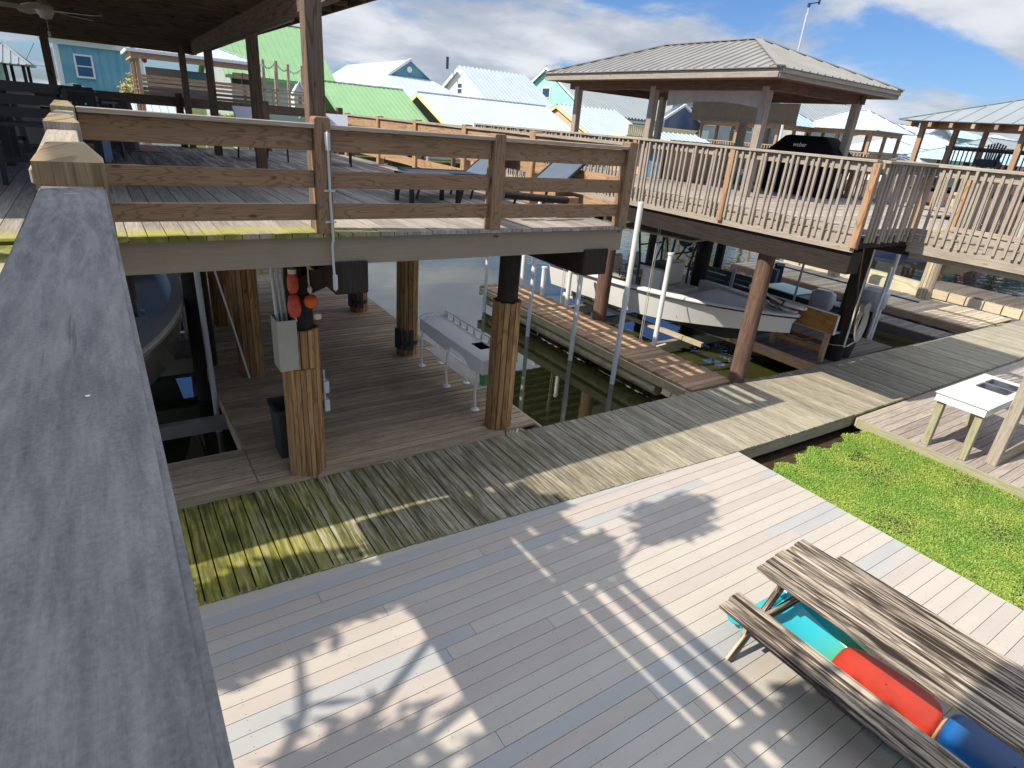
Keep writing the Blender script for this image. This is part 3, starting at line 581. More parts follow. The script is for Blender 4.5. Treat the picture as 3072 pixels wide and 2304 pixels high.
b = MB(); b.beam((10.8, 2.3, .02), (13.6, 2.25, .08), .04, .14); b.build('low_board', M['mossleg'], nd)
def baluster_rail(name, label, axis, fixed, a0, a1, posts, grp, z0=2.9, z1=4.02, sp=.114, side=-1, loc=None, mat='nbr', endpost=True):
    """axis 'y': rail along y at x=fixed; balusters sit on the outer side"""
    def Pt(a, o, z): return (fixed+o, a, z) if axis == 'y' else (a, fixed+o, z)
    rt = T(name, label, 'railing', Pt((a0+a1)/2, 0, 3.0), grp)
    def bx(nm, aA, aB, oA, oB, zA, zB, ax, m=mat, bev=.004):
        b = MB(); p, q = Pt(aA, oA, zA), Pt(aB, oB, zB); b.box(min(p[0], q[0]), min(p[1], q[1]), zA, max(p[0], q[0]), max(p[1], q[1]), zB, ax); return b.build(nm, M[m], rt, bevel=bev)
    al = (0, 1, 0) if axis == 'y' else (1, 0, 0)
    bx('top_cap', a0, a1, -.09*1, .06, z1, z1+.04, al); bx('rail', a0, a1, -.02, .02, z1-.13, z1-.003, al); bx('rail', a0, a1, -.02, .02, 3.02, 3.1, al)
    for a in posts: bx('post', a-.05, a+.05, side*.035-.045, side*.035+.045, z0-.07, z1-.004, (0, 0, 1), 'tanpine' if mat == 'nbr' else mat)
    n = int(abs(a1-a0)/sp); m0 = None; cnt = 0
    for i in range(n):
        a = a0+(i+.5)*(a1-a0)/n
        if any(abs(a-p) < .075 for p in posts): continue
        if m0 is None:
            b = MB(); b.box(-.019, -.019, z0, .019, .019, z1-.01, (0, 0, 1)); ob = b.build('baluster', M[mat], None); m0 = ob.data
        else: ob = bpy.data.objects.new('baluster', m0); COL.objects.link(ob)
        setpar(ob, rt); ob.location = Pt(a, side*.045, random.uniform(-.012, .012)); ob.rotation_euler = (random.uniform(-.008, .008), random.uniform(-.008, .008), 0); cnt += 1
    return rt
g1 = 'pale baluster railings of the neighbour deck'
baluster_rail('baluster_railing', 'long pale baluster railing facing the raised deck beneath the big gazebo', 'y', 9.2, 4.6, 16.0, (4.6, 7.05, 9.45, 11.9, 14.3, 15.95), g1)
baluster_rail('baluster_railing', 'short shaded baluster railing between the corner post and the walkway', 'x', 4.58, 9.28, 10.76, (), g1, side=-1)
baluster_rail('baluster_railing', 'pale baluster railing of the walkway leaving at the right edge', 'y', 10.82, -3, 4.6, (4.58, 2.3, 0), g1)
baluster_rail('baluster_railing', 'second baluster railing behind the walkway on its far side', 'y', 12.1, -3, 4.6, (4.55, 2.3, 0), g1, side=1)
baluster_rail('baluster_railing', 'baluster railing at the short near edge right of the walkway', 'x', 4.62, 12.15, 14.7, (14.65,), g1)
baluster_rail('baluster_railing', 'baluster railing on the far right side of the pale deck behind the black grill', 'y', 16.7, 6.2, 15.5, (6.25, 9, 12, 15), g1, side=1, sp=.13)
# gazebo
def roof_poly(b, A, B, C, D, ribsp=.28, rib=.028, rw=.05, th=.02):
    """A,B eave ends; C,D top ends (C above B, D above A)"""
    A, B, C, D = map(V, (A, B, C, D)); e = (B-A); L = e.length; e.normalize(); n = e.cross(((C+D)/2-(A+B)/2)).normalized()
    if n.z < 0: n = -n
    P = [A, B, C] if (C-D).length < 1e-3 else [A, B, C, D]
    b.prism([p-n*th for p in P], n*th, e)
    up = n.cross(e).normalized()
    if up.dot((C+D)/2-(A+B)/2) < 0: up = -up
    dA = D-A; cB = C-A; sD, tD = dA.dot(e), dA.dot(up); sC, tC = cB.dot(e), cB.dot(up); s = ribsp/2; T_ = max(tD, tC)
    while s < L:
        t = T_
        if sD > 1e-3 and s < sD: t = min(t, tD*s/sD)
        if sC < L-1e-3 and s > sC: t = min(t, tC*(L-s)/(L-sC))
        if t > .12:
            p0 = A+e*s+n*rib*.5; p1 = p0+up*(t-.05)
            b.prism([p0-e*rw/2-n*rib*.5, p0+e*rw/2-n*rib*.5, p0+e*rw*.22+n*rib*.5, p0-e*rw*.22+n*rib*.5], p1-p0, up)
        s += ribsp
def hip_roof(par, x0, x1, y0, y1, ze, zr, ry0=None, ry1=None, axis='y', mat='rgray', ribsp=.28, rib=.028, capm=None, capw=.16):
    xm, ym = (x0+x1)/2, (y0+y1)/2; b = MB()
    if axis == 'y': R0, R1 = V((xm, ry0, zr)), V((xm, ry1, zr))
    else: R0, R1 = V((ry0, ym, zr)), V((ry1, ym, zr))
    c = [V((x0, y0, ze)), V((x1, y0, ze)), V((x1, y1, ze)), V((x0, y1, ze))]
    if axis == 'y': F = [(c[0], c[1], R0, R0), (c[1], c[2], R1, R0), (c[2], c[3], R1, R1), (c[3], c[0], R0, R1)]
    else: F = [(c[0], c[1], R1, R0), (c[1], c[2], R1, R1), (c[2], c[3], R0, R1), (c[3], c[0], R0, R0)]
    for f in F: roof_poly(b, *f, ribsp=ribsp, rib=rib, rw=max(.05, rib*1.8))
    o = b.build('roof', M[mat], par)
    hips = [(c[0], R0), (c[1], R0 if axis == 'y' else R1), (c[2], R1), (c[3], R1 if axis == 'y' else R0), (R0, R1)]
    b = MB()
    for p, q in hips: b.beam(p+V((0, 0, .022)), q+V((0, 0, .022)), capw, .025)
    b.build('ridge_cap', M[capm or mat], par); return o
gz = T('gazebo', 'big gray metal hip roof gazebo on six posts on the neighbour deck', 'gazebo', (14, 12, 3))
hip_roof(gz, 11.45, 16.35, 8.15, 16.1, 5.56, 6.47, 10.7, 13.7)
for i, (x, y) in enumerate(((12.42, 9.02), (12.42, 12.4), (12.42, 15.55), (15.75, 8.85), (15.75, 12.0), (15.75, 15.3))):
    b = MB(); b.box(x-.09, y-.09, 3.004, x+.09, y+.09, 5.3, (0, 0, 1)); b.build('post', M['gazpost'], gz, bevel=.008)
b = MB(); b.box(12.34, 8.7, 5.22, 12.5, 15.9, 5.5); b.build('beam', M['redpile'], gz)
b = MB(); b.box(15.67, 8.7, 5.22, 15.83, 15.9, 5.5); b.build('beam', M['redpile'], gz)
for yy in (8.78, 15.6): b = MB(); b.box(12.51, yy, 5.22, 15.66, yy+.15, 5.5); b.build('beam', M['redpile'], gz)
for zz0, zz1, off in ((5.40, 5.46, .0), (5.465, 5.535, -.03)):
    for k, (p, q) in enumerate((((11.5, 8.2), (11.5, 16.05)), ((11.5, 8.2), (16.3, 8.2)), ((16.3, 8.2), (16.3, 16.05)), ((11.5, 16.05), (16.3, 16.05)))):
        b = MB(); x0, y0 = p; x1, y1 = q; o_ = off
        if x0 == x1: sx = -1 if x0 < 14 else 1; b.box(x0+sx*o_-.02 if sx < 0 else x0-.02-o_, y0-(.03 if zz0 > 5.46 else 0), zz0-(.02 if zz0 < 5.46 else 0), x0+.02+(0), y1, zz1, (0, 1, 0))
        else: sy = -1; b.box(x0+.025, y0+(o_ if y0 < 12 else 0)-.02, zz0-(.02 if zz0 < 5.46 else 0), x1-.025, y0+.02, zz1, (1, 0, 0))
        b.build('fascia', M['gazpost' if zz0 < 5.46 else 'nbr'], gz)
b = MB(); b.box(11.53, 8.24, 5.425, 16.27, 16.02, 5.44); b.build('soffit', M['porch'], gz)
def bamboo(nm, label, x, ya, yb, zt, zb, sag):
    b = MB(); n = 14; top = []; bot = []
    for i in range(n+1): u = i/n; y = ya+(yb-ya)*u; top.append((x, y, zt)); bot.append((x+.02*sin(u*9), y, zb+sag*sin(pi*u)))
    b.loft([top, bot]); b.loft([[(p[0]+.03, p[1], p[2]) for p in bot], [(p[0]+.03, p[1], p[2]) for p in top]]); return tag(b.build(nm, M['canvas'], fix=False), label, 'shade')
bamboo('roller_shade', 'rolled gray canvas shade hanging between the near gazebo posts', 12.5, 9.15, 12.0, 5.24, 4.86, .13)
b = MB(); b.box(15.62, 10.3, 4.72, 15.68, 13.9, 5.2, (0, 1, 0)); b.box(15.59, 10.3, 4.68, 15.7, 13.9, 4.74, (0, 1, 0)); tag(b.build('roller_shade', M['canvas']), 'second gray shade hanging on the far side of the gazebo', 'shade')
# grill with black cover
gr = T('covered_grill', 'black fabric cover with small white lettering over a large grill', 'grill', (16.2, 9.6, 3))
b = MB(); x0, x1, y0, y1 = 15.25, 16.2, 8.75, 10.75
def ring(x0, x1, y0, y1, z, r=.08):
    P = []
    for cx, cy, a in ((x1-r, y1-r, 0), (x0+r, y1-r, 90), (x0+r, y0+r, 180), (x1-r, y0+r, 270)):
        for k in range(4): t = radians(a+k*30); P.append((cx+cos(t)*r, cy+sin(t)*r, z))
    return P
rs = [ring(x0, x1, y0, y1, 3.03), ring(x0+.02, x1-.02, y0+.02, y1-.02, 3.5), ring(x0-.02, x1+.02, y0-.02, y1+.02, 3.98), ring(x0+.02, x1-.02, y0+.04, y1-.04, 4.06), ring(x0+.14, x1-.2, y0+.42, y1-.38, 4.42), ring(x0+.2, x1-.28, y0+.5, y1-.46, 4.45)]
b.loft(rs, True); b.face(rs[-1]); b.build('cover', M['blackcloth'], gr, smooth=True)
def text(parent, body, size, loc, xdir, ydir, mat, depth=.002, name='lettering'):
    cu = bpy.data.curves.new(name, 'FONT'); cu.body = body; cu.size = size; cu.extrude = depth; cu.align_x = 'CENTER'; cu.align_y = 'CENTER'
    o = bpy.data.objects.new(name, cu); COL.objects.link(o); dg = bpy.context.evaluated_depsgraph_get(); me = bpy.data.meshes.new_from_object(o.evaluated_get(dg)); bpy.data.objects.remove(o)
    X = V(xdir).normalized(); Y_ = V(ydir).normalized(); Z = X.cross(Y_).normalized(); Y_ = Z.cross(X); R = Matrix((X, Y_, Z)).transposed().to_4x4()
    me.transform(Matrix.Translation(loc) @ R); me.materials.clear(); me.materials.append(mat); o = bpy.data.objects.new(name, me); COL.objects.link(o)
    return setpar(o, parent)
text(gr, 'weber', .15, (x0+.055, (y0+y1)/2+.05, 4.22), (0, -1, 0), (.32, 0, 1), M['white'])
def cushion_cover(nm, label, x0, x1, y0, y1, z0, z1, mat, cat):
    b = MB(); R = []; N = 28
    for f, z in ((1.0, z0), (.985, z0+.3*(z1-z0)), (.99, z0+.8*(z1-z0)), (.93, z1-.03), (.75, z1), (.3, z1+.02)):
        P = []
        for k in range(N):
            a = 2*pi*k/N; c, s_ = cos(a), sin(a); q = max(abs(c), abs(s_))**.86; w = 1+.03*sin(k*2.7)*(1-((z-z0)/(z1-z0))*.6)
            P.append(((x0+x1)/2+(x1-x0)/2*f*w*c/q, (y0+y1)/2+(y1-y0)/2*f*w*s_/q, z))
        R.append(P)
    b.loft(R, True); b.face(R[-1]); return tag(b.build(nm, mat, smooth=True), label, cat)
cushion_cover('covered_sofa', 'tan canvas covered patio sofa under the left part of the gazebo', 13.6, 14.7, 13.5, 15.4, 3.02, 3.98, M['tanc'], 'sofa')
cushion_cover('covered_chair', 'tan canvas covered armchair right of the covered sofa', 14.1, 15.9, 12.3, 13.3, 3.02, 3.95, M['tanc'], 'armchair')
b = MB(); b.box(13.4, 12.75, 3.02, 13.46, 13.2, 3.72, (0, 0, 1)); tag(b.build('patterned_board', plain('blue_white_pattern', (.14, .3, .5), .8, noise=.8, nscale=30), bevel=.01), 'small blue and white patterned board standing before the tan cover', 'board')
for i, (yy, lb) in enumerate(((12.2, 'teal and white lantern jug nearest the post'), (11.8, 'teal and white lantern jug beside its twin under the gazebo'))):
    cl = T('jug', lb, 'jug', (15.9, yy, 3)); b = MB(); b.lathe([(.1, 0), (.11, .03), (.11, .22), (.08, .27)], (15.9, yy, 3.01), 14); b.build('body', M['teal3'], cl, smooth=True)
    b = MB(); b.lathe([(.09, .27), (.1, .29), (.09, .33), (.03, .36), (.03, .42), (0, .43)], (15.9, yy, 3.01), 14); b.build('lid', M['white'], cl, smooth=True)
b = MB(); b.box(16.2, 11.2, 3.02, 16.35, 11.4, 3.9, (0, 0, 1)); tag(b.build('green_bolster', plain('sage_green', (.42, .5, .26), .8)), 'sage green upright bolster behind the right gazebo post', 'cushion')
b = MB(); b.box(15.8, 13.5, 3.02, 16.45, 14.3, 3.5); b.box(16.38, 13.5, 3.5, 16.45, 14.3, 4.0); b.box(15.8, 13.45, 3.5, 16.37, 13.5, 3.72); b.box(15.8, 14.3, 3.5, 16.37, 14.35, 3.72); tag(b.build('dark_armchair', M['blackpl'], bevel=.02), 'dark wicker armchair in the middle of the gazebo floor', 'armchair')
# ------------------------------------------------------------------ fish cleaning table
ct = T('cleaning_table', 'white fish cleaning table with dark sink hole on tubular legs on the lower dock', 'table', (4.5, 7.9, 0))
x0, x1, y0, y1 = 4.24, 4.74, 6.86, 8.95
b = MB(); sx0, sx1, sy0, sy1 = 4.46, 4.66, 7.28, 7.58; z0, z1 = .885, .905
for (a, c, d, e) in ((x0, y0, x1, sy0), (x0, sy1, x1, y1), (x0, sy0, sx0, sy1), (sx1, sy0, x1, sy1)): b.box(a, c, z0, d, e, z1)
b.build('top', M['white'], ct)
b = MB(); b.box(sx0+.002, sy0+.002, .72, sx1-.002, sy1-.002, .73); b.box(sx0-.002, sy0, .72, sx0, sy1, .9); b.box(sx1, sy0, .72, sx1+.002, sy1, .9); b.box(sx0, sy0-.002, .72, sx1, sy0, .9); b.box(sx0, sy1, .72, sx1, sy1+.002, .9); b.build('sink', M['blackpl'], ct)
b = MB(); b.prism([(x0-.012, y0, .70), (x0-.012, y0+.32, .66), (x0-.012, y0+.5, .78), (x0-.012, y0+.95, .80), (x0-.012, y0+1.1, .68), (x0-.012, y1, .72), (x0-.012, y1, .92), (x0-.012, y0, .92)], (.012, 0, 0), (0, 1, 0)); b.build('side_panel', M['white'], ct)
b = MB(); b.prism([(x0, y0, .68), (x1, y0, .68), (x1, y0, .90), (x0, y0, .90)], (0, -.012, 0)); b.build('side_panel', M['white'], ct)
b = MB(); b.prism([(x0, y1, .68), (x1, y1, .68), (x1, y1, .98), (x0, y1, .92)], (0, .012, 0)); b.build('side_panel', M['white'], ct)
b = MB(); b.tube([(x1, y0, 1.0), (x1, (y0+y1)/2, 1.0), (x1, y1, 1.0), (x1-.08, y1+.01, 1.0), (x0+.05, y1+.01, .98), (x0-.015, y1+.01, .93)], .014); 
for k in range(9): yy = y0+.1+k*.24; b.box(x1-.01, yy, .9, x1+.01, yy+.06, .99)
b.build('back_rail', M['white'], ct, smooth=True)
for yy in (9.0, 8.03, 7.07):
    for xx, sg in ((4.30, -1), (4.68, 1)):
        b = MB(); b.tube([(xx, yy, .01), (xx+.02*sg, yy, .3), (xx+.0*sg, yy+0, .6), (xx-.05*sg, yy, .88)], .021, 8); b.lathe([(.07, 0), (.07, .012), (.03, .04)], (xx, yy, .002), 14); b.build('leg', M['white'], ct, smooth=True)
b = MB(); 
for xx in (4.36, 4.64): b.beam((xx, 7.1, .34), (xx, 8.98, .34), .02, .02)
for k in range(60): yy = 7.12+k*.031; b.box(4.37, yy, .335, 4.63, yy+.008, .345)
b.build('wire_shelf', M['white'], ct)
bk = T('bait_basket', 'small green basket with yellow cord on the cleaning table shelf', 'basket', (4.52, 7.2, .35)); b = MB(); b.lathe([(.07, 0), (.085, .2), (.09, .2), (.075, 0)], (4.52, 7.2, .352), 14); b.build('tub', M['greenpl'], bk, smooth=True); b = MB(); b.tube([(4.52+.07*cos(a*.7), 7.2+.07*sin(a*.7), .5+.01*a) for a in range(18)], .008, 6); b.build('cord', plain('yellow_cord', (.7, .6, .05), .6), bk, smooth=True)
# ------------------------------------------------------------------ things round the near wrapped pile
ub = T('utility_box', 'open gray metal trough box fixed beside the left wrapped pile', 'box', (1.43, 6.35, 1.5)); b = MB()
b.box(1.30, 6.22, 1.45, 1.31, 6.5, 2.02); b.box(1.31, 6.22, 1.45, 1.49, 6.23, 2.02); b.box(1.49, 6.22, 1.45, 1.5, 6.5, 2.02); b.box(1.31, 6.49, 1.45, 1.49, 6.5, 2.02); b.box(1.31, 6.23, 1.45, 1.49, 6.49, 1.46); b.build('body', M['box'], ub)
for i, xx in enumerate((1.36, 1.41, 1.455)): b = MB(); b.cyl((xx, 6.38, 1.47), (xx-.03, 6.45, 2.75), .016 if i else .02, n=10); tag(b.build('conduit_pipe', M['conduit'], smooth=True), ('leftmost of three gray pipes', 'middle one of three gray pipes', 'right hand one of three gray pipes')[i]+' rising out of the utility box', 'pipe', 'pipes in the utility box')
fl = T('crab_floats', 'string of two faded red crab floats hanging on the dark pile', 'float', (1.5, 6.27, 2.6)); 
b = MB(); b.lathe([(0, -.13), (.05, -.12), (.068, -.06), (.07, .0), (.055, .09), (.03, .12), (0, .125)], (1.50, 6.26, 2.17)); b.build('float', M['buoyr'], fl, smooth=True)
b = MB(); b.lathe([(0, -.11), (.04, -.1), (.058, -.05), (.058, .04), (.045, .09), (.045, .10)], (1.50, 6.26, 2.41)); b.build('float', M['buoyr'], fl, smooth=True)
b = MB(); b.cyl((1.50, 6.26, 2.505), (1.50, 6.26, 2.56), .042, .045); b.build('cap', M['buoyw'], fl, smooth=True)
b = MB(); b.tube([(1.50, 6.27, 2.56), (1.505, 6.28, 2.66), (1.5, 6.29, 2.75)], .01); b.tube([(1.5, 6.26, 2.05), (1.51, 6.26, 1.99)], .012); b.build('string', M['rope'], fl)
f2 = T('ball_float', 'round orange ball float hanging right of the red crab floats', 'float', (1.68, 6.24, 2.2)); b = MB(); b.lathe([(0.075*sin(pi*i/10), -.075*cos(pi*i/10)) for i in range(11)], (1.665, 6.22, 2.21)); b.build('ball', M['buoyo'], f2, smooth=True)
b = MB(); b.tube([(1.665, 6.22, 2.29), (1.655, 6.23, 2.42), (1.66, 6.25, 2.6)], .009); b.lathe([(0, 0), (.02, .01), (.025, .05), (.01, .08)], (1.66, 6.22, 2.3)); b.build('cord', M['buoyw'], f2, smooth=True)
f3 = MB(); f3.lathe([(0, -.04), (.035, -.03), (.045, 0), (.035, .03), (0, .04)], (1.74, 6.27, 2.02), sy=.6); tag(f3.build('wooden_tag', M['buoyw'], smooth=True), 'small cream oval tag below the orange ball float', 'tag')
b = MB(); b.prism([(1.60+.0, 6.24, 2.66), (1.625, 6.24, 2.60), (1.665, 6.24, 2.55), (1.72, 6.24, 2.525), (1.755, 6.24, 2.53), (1.70, 6.24, 2.56), (1.65, 6.24, 2.60)], (0, .03, 0)); tag(b.build('yellow_cleat', plain('dull_yellow', (.6, .45, .12), .6)), 'curved yellow cleat hanging under the brace beside the floats', 'cleat')
bb = T('black_bin', 'black plastic bin standing behind the left wrapped pile', 'bin', (1.4, 7.0, 0)); b = MB(); b.loft([ring(1.36, 1.66, 6.85, 7.2, .0, .04), ring(1.33, 1.69, 6.82, 7.24, .62, .04), ring(1.31, 1.71, 6.80, 7.26, .63, .04), ring(1.31, 1.71, 6.80, 7.26, .68, .04), ring(1.35, 1.67, 6.84, 7.22, .68, .04), ring(1.38, 1.64, 6.87, 7.18, .05, .04)], True); b.build('tub', M['blackpl'], bb, smooth=True)
for zc, lb in ((1.02, 'upper gray outlet box on the right side of the left wrapped pile'), (.78, 'lower gray outlet box on the right side of the left wrapped pile')):
    b = MB(); b.box(1.805, 6.4, zc, 1.87, 6.5, zc+.15, (0, 0, 1)); b.box(1.81, 6.42, zc+.15, 1.83, 6.44, zc+.3, (0, 0, 1)); tag(b.build('outlet_box', M['conduit'], bevel=.006), lb, 'outlet box', 'outlet boxes')
# brush on pole
br_ = T('deck_brush', 'long handled yellow deck brush leaning on the second wrapped pile', 'brush', (1.4, 9.55, 0)); b = MB(); b.tube([(1.50, 9.50, .03), (1.35, 9.50, .9), (1.17, 9.45, 1.85)], .014); b.build('handle', M['pvc'], br_, smooth=True); b = MB(); b.box(1.02, 9.41, 1.85, 1.33, 9.49, 1.95); b.build('head', M['brush'], br_, bevel=.01)
# fish pole stubs / battens at base of piles
for (px, py, lb) in ((4.33, 9.72, 'dark rubber bumper strips at the foot of the middle right pile'), (4.39, 12.5, 'dark rubber bumper strips at the foot of the far right pile')):
    b = MB()
    for a in (2.9, 3.5, 4.1, 4.7): b.beam((px+.21*cos(a), py+.21*sin(a), .12), (px+.21*cos(a), py+.21*sin(a), .5), .07, .03, up=(cos(a), sin(a), 0))
    b.lathe([(.197, .2), (.2, .2), (.2, .28), (.197, .28)], (px, py, 0)); tag(b.build('pile_bumper', M['blackpl']), lb, 'bumper', 'pile bumpers')
hr = T('hose_reel', 'black hose coil hung on the far left pile', 'hose', (1.85, 12.3, 1.4)); b = MB()
for k in range(3): b.tube([(1.86, 12.25+.24*cos(i*pi/10), 1.35+.34*sin(i*pi/10)) for i in range(21)], .02)
b.build('coil', M['blackpl'], hr, smooth=True); b = MB(); b.lathe([(0, 0), (.16, .0), (.16, .05), (0, .05)], (0, 0, 0), 20); b2 = b.build('drum', M['white'], hr); b2.matrix_parent_inverse = root_inv(hr) @ Matrix.Translation((1.84, 12.25, 1.35)) @ Matrix.Rotation(pi/2, 4, 'Y')
# ------------------------------------------------------------------ picnic table and toys
pt = T('picnic_table', 'weathered charred gray plank picnic table with attached bench on the patio', 'picnic table', (4.6, 1, 0))
for k in range(5): b = MB(); xa = 4.225+k*.153; b.beam((xa+.07, 2.10+.015*(k % 3)+(.02 if k > 2 else 0), .75-.003*(k % 2)), (xa+.05+.07, -.35, .75), .140, .038); b.build('top_plank', M['table'], pt, bevel=.004)
for k in range(2): b = MB(); xa = 3.88+k*.153; b.beam((xa+.07, 2.14+.02*k, .445), (xa+.03+.07, -.3, .445), .139, .038); b.build('bench_plank', M['table'], pt, bevel=.004)
for k in range(2): b = MB(); xa = 5.24+k*.15; b.beam((xa+.07, 1.98, .445), (xa+.03+.07, -.3, .445), .144, .038); b.build('bench_plank', M['table'], pt, bevel=.004)
for yy in (1.93, .0):
    b = MB(); b.beam((3.90, yy, .0), (4.50, yy, .72), .04, .09, up=(0, 0, 1)); b.build('leg', M['table'], pt); b = MB(); b.beam((5.42, yy, .0), (4.82, yy, .72), .04, .09); b.build('leg', M['table'], pt)
    b = MB(); b.beam((3.92, yy-.042, .38), (5.45, yy-.042, .38), .036, .09); b.build('cross_brace', M['table'], pt); b = MB(); b.beam((4.26, yy-.042, .685), (5.0, yy-.042, .685), .036, .085); b.build('cross_brace', M['table'], pt)
def shell(nm, label, cat, cx, cy, a, L, Wd, H, mat, taper=.75, rot=0, z0=.0, open_=False, rimm=None):
    o = T(nm, label, cat, (cx, cy, z0)); o['_loc'] = 1; o.rotation_euler = (0, 0, rot); b = MB(); R = []; N = 32
    prof = [(.97, 0), (1.0, .3*H), (1.0, .82*H), (.975, .93*H), (.93, .98*H), (.86, H), (.4, H*1.01), (.02, H*1.015)] if not open_ else [(.8, 0), (.9, .5*H), (1, H), (1.06, H), (1.06, H*1.05), (.97, H*1.05), (.86, .5*H), (.75, .04), (.02, .03)]
    for f, z in prof:
        R.append([(L/2*f*math.copysign(abs(cos(2*pi*k/N))**a, cos(2*pi*k/N)), Wd/2*f*math.copysign(abs(sin(2*pi*k/N))**a, sin(2*pi*k/N)), z) for k in range(N)])
    b.loft(R, True); b.build('body', mat, o, smooth=True)
    if rimm: b = MB(); b.tube([(L/2*1.03*math.copysign(abs(cos(2*pi*k/N))**a, cos(2*pi*k/N)), Wd/2*1.03*math.copysign(abs(sin(2*pi*k/N))**a, sin(2*pi*k/N)), H*.62) for k in range(N+1)], .012); b.build('rim', rimm, o, smooth=True)
    return o
# turquoise slide
sl = T('toy_slide', 'turquoise plastic toy slide fading to green lying under the picnic table', 'toy slide', (4.45, 1.6, 0))
tq = NT('turquoise_to_green'); x, y, z, p = tq.pos(); n = tq.noise(p, 3, 3); tq.col(tq.mix(tq.ss(tq.m('ADD', y, tq.m('MULTIPLY', n, .25)), 1.85, 1.45), (.02, .50, .62), (.09, .45, .20))); tq.rough(.3)
b = MB(); R = []
for yy, z, w in ((2.1, .24, .22), (2.0, .30, .27), (1.9, .29, .29), (1.55, .21, .30), (1.2, .16, .29), (.95, .12, .27)):
    cx = 4.60; R.append([(cx-w-.01, yy, z-.1), (cx-w, yy, z+.02), (cx-w+.03, yy, z+.03), (cx-w+.09, yy, z-.04), (cx, yy, z-.07), (cx+w-.09, yy, z-.04), (cx+w-.03, yy, z+.03), (cx+w, yy, z+.02), (cx+w+.01, yy, z-.1)])
b.loft(R); b.face(R[0]); b.build('chute', tq.mat, sl, smooth=True); b = MB(); b.box(4.25, 2.02, .0, 4.8, 2.1, .28); b.build('foot', M['teal2'], sl, bevel=.02)
b = MB(); b.lathe([(0, 0), (.09, .0), (.09, .02), (0, .02)], (0, 0, 0), 20); o = b.build('disc', M['teal2'], None); o.location = (4.28, 2.18, .12); o.rotation_euler = (.5, -.3, 0); o.name = 'toy_disc'; tag(o, 'small turquoise disc edge showing behind the table leg', 'toy')
shell('toy_wagon_lid', 'glossy red rounded plastic lid under the picnic table', 'toy', 4.62, 1.02, .5, .78, .50, .24, M['redpl'], rot=pi/2+.12)
shell('toy_bin', 'blue plastic tub with a tan rim line under the picnic table', 'toy', 4.66, .18, .5, .86, .56, .30, M['bluepl'], rot=pi/2+.1, rimm=M['tanc'])
shell('toy_tray', 'pale aqua plastic tray between the red lid and the blue tub', 'toy', 4.6, .62, .5, .9, .56, .10, M['palepl'], rot=pi/2+.2, open_=True)
# ------------------------------------------------------------------ sink bench on right
sb = T('sink_bench', 'white topped outdoor bench with a double steel sink on pale wood legs', 'sink bench', (11.2, 2.9, 0))
X0, X1, Y0, Y1, Z = 10.3, 12.15, 2.55, 3.27, .85
b = MB(); sk = ((11.28, 11.60, 2.68, 3.08), (11.64, 11.96, 2.68, 3.08))
for (a, c, d, e) in ((X0, Y0, 11.28, Y1), (11.96, Y0, X1, Y1), (11.28, Y0, 11.96, 2.68), (11.28, 3.08, 11.96, Y1), (11.60, 2.68, 11.64, 3.08)): b.box(a, c, Z-.012, d, e, Z)
b.build('top', M['trim'], sb)
for (a, c, d, e) in sk:
    b = MB(); Rr = [ring(a-.02, c+.02, d-.02, e+.02, Z+.004, .05), ring(a+.005, c-.005, d+.005, e-.005, Z+.003, .05), ring(a+.02, c-.02, d+.02, e-.02, Z-.15, .05)]; b.loft(Rr, True); b.face(Rr[-1]); b.build('sink_bowl', M['steel'], sb, smooth=True, fix=False)
b = MB(); b.box(X0+.02, Y0+.02, Z-.14, X0+.05, Y1-.02, Z-.02); b.box(X0+.05, Y0+.02, Z-.14, X1-.05, Y0+.05, Z-.02); b.box(X0+.05, Y1-.05, Z-.14, X1-.05, Y1-.02, Z-.02); b.build('apron', M['trim'], sb)
for (x, y) in ((10.42, 3.17), (10.42, 2.64), (12.0, 3.15), (12.0, 2.62)): b = MB(); b.box(x-.055, y-.05, -.055, x+.055, y+.05, Z-.015, (0, 0, 1)); b.build('leg', M['mossleg'], sb, bevel=.004)
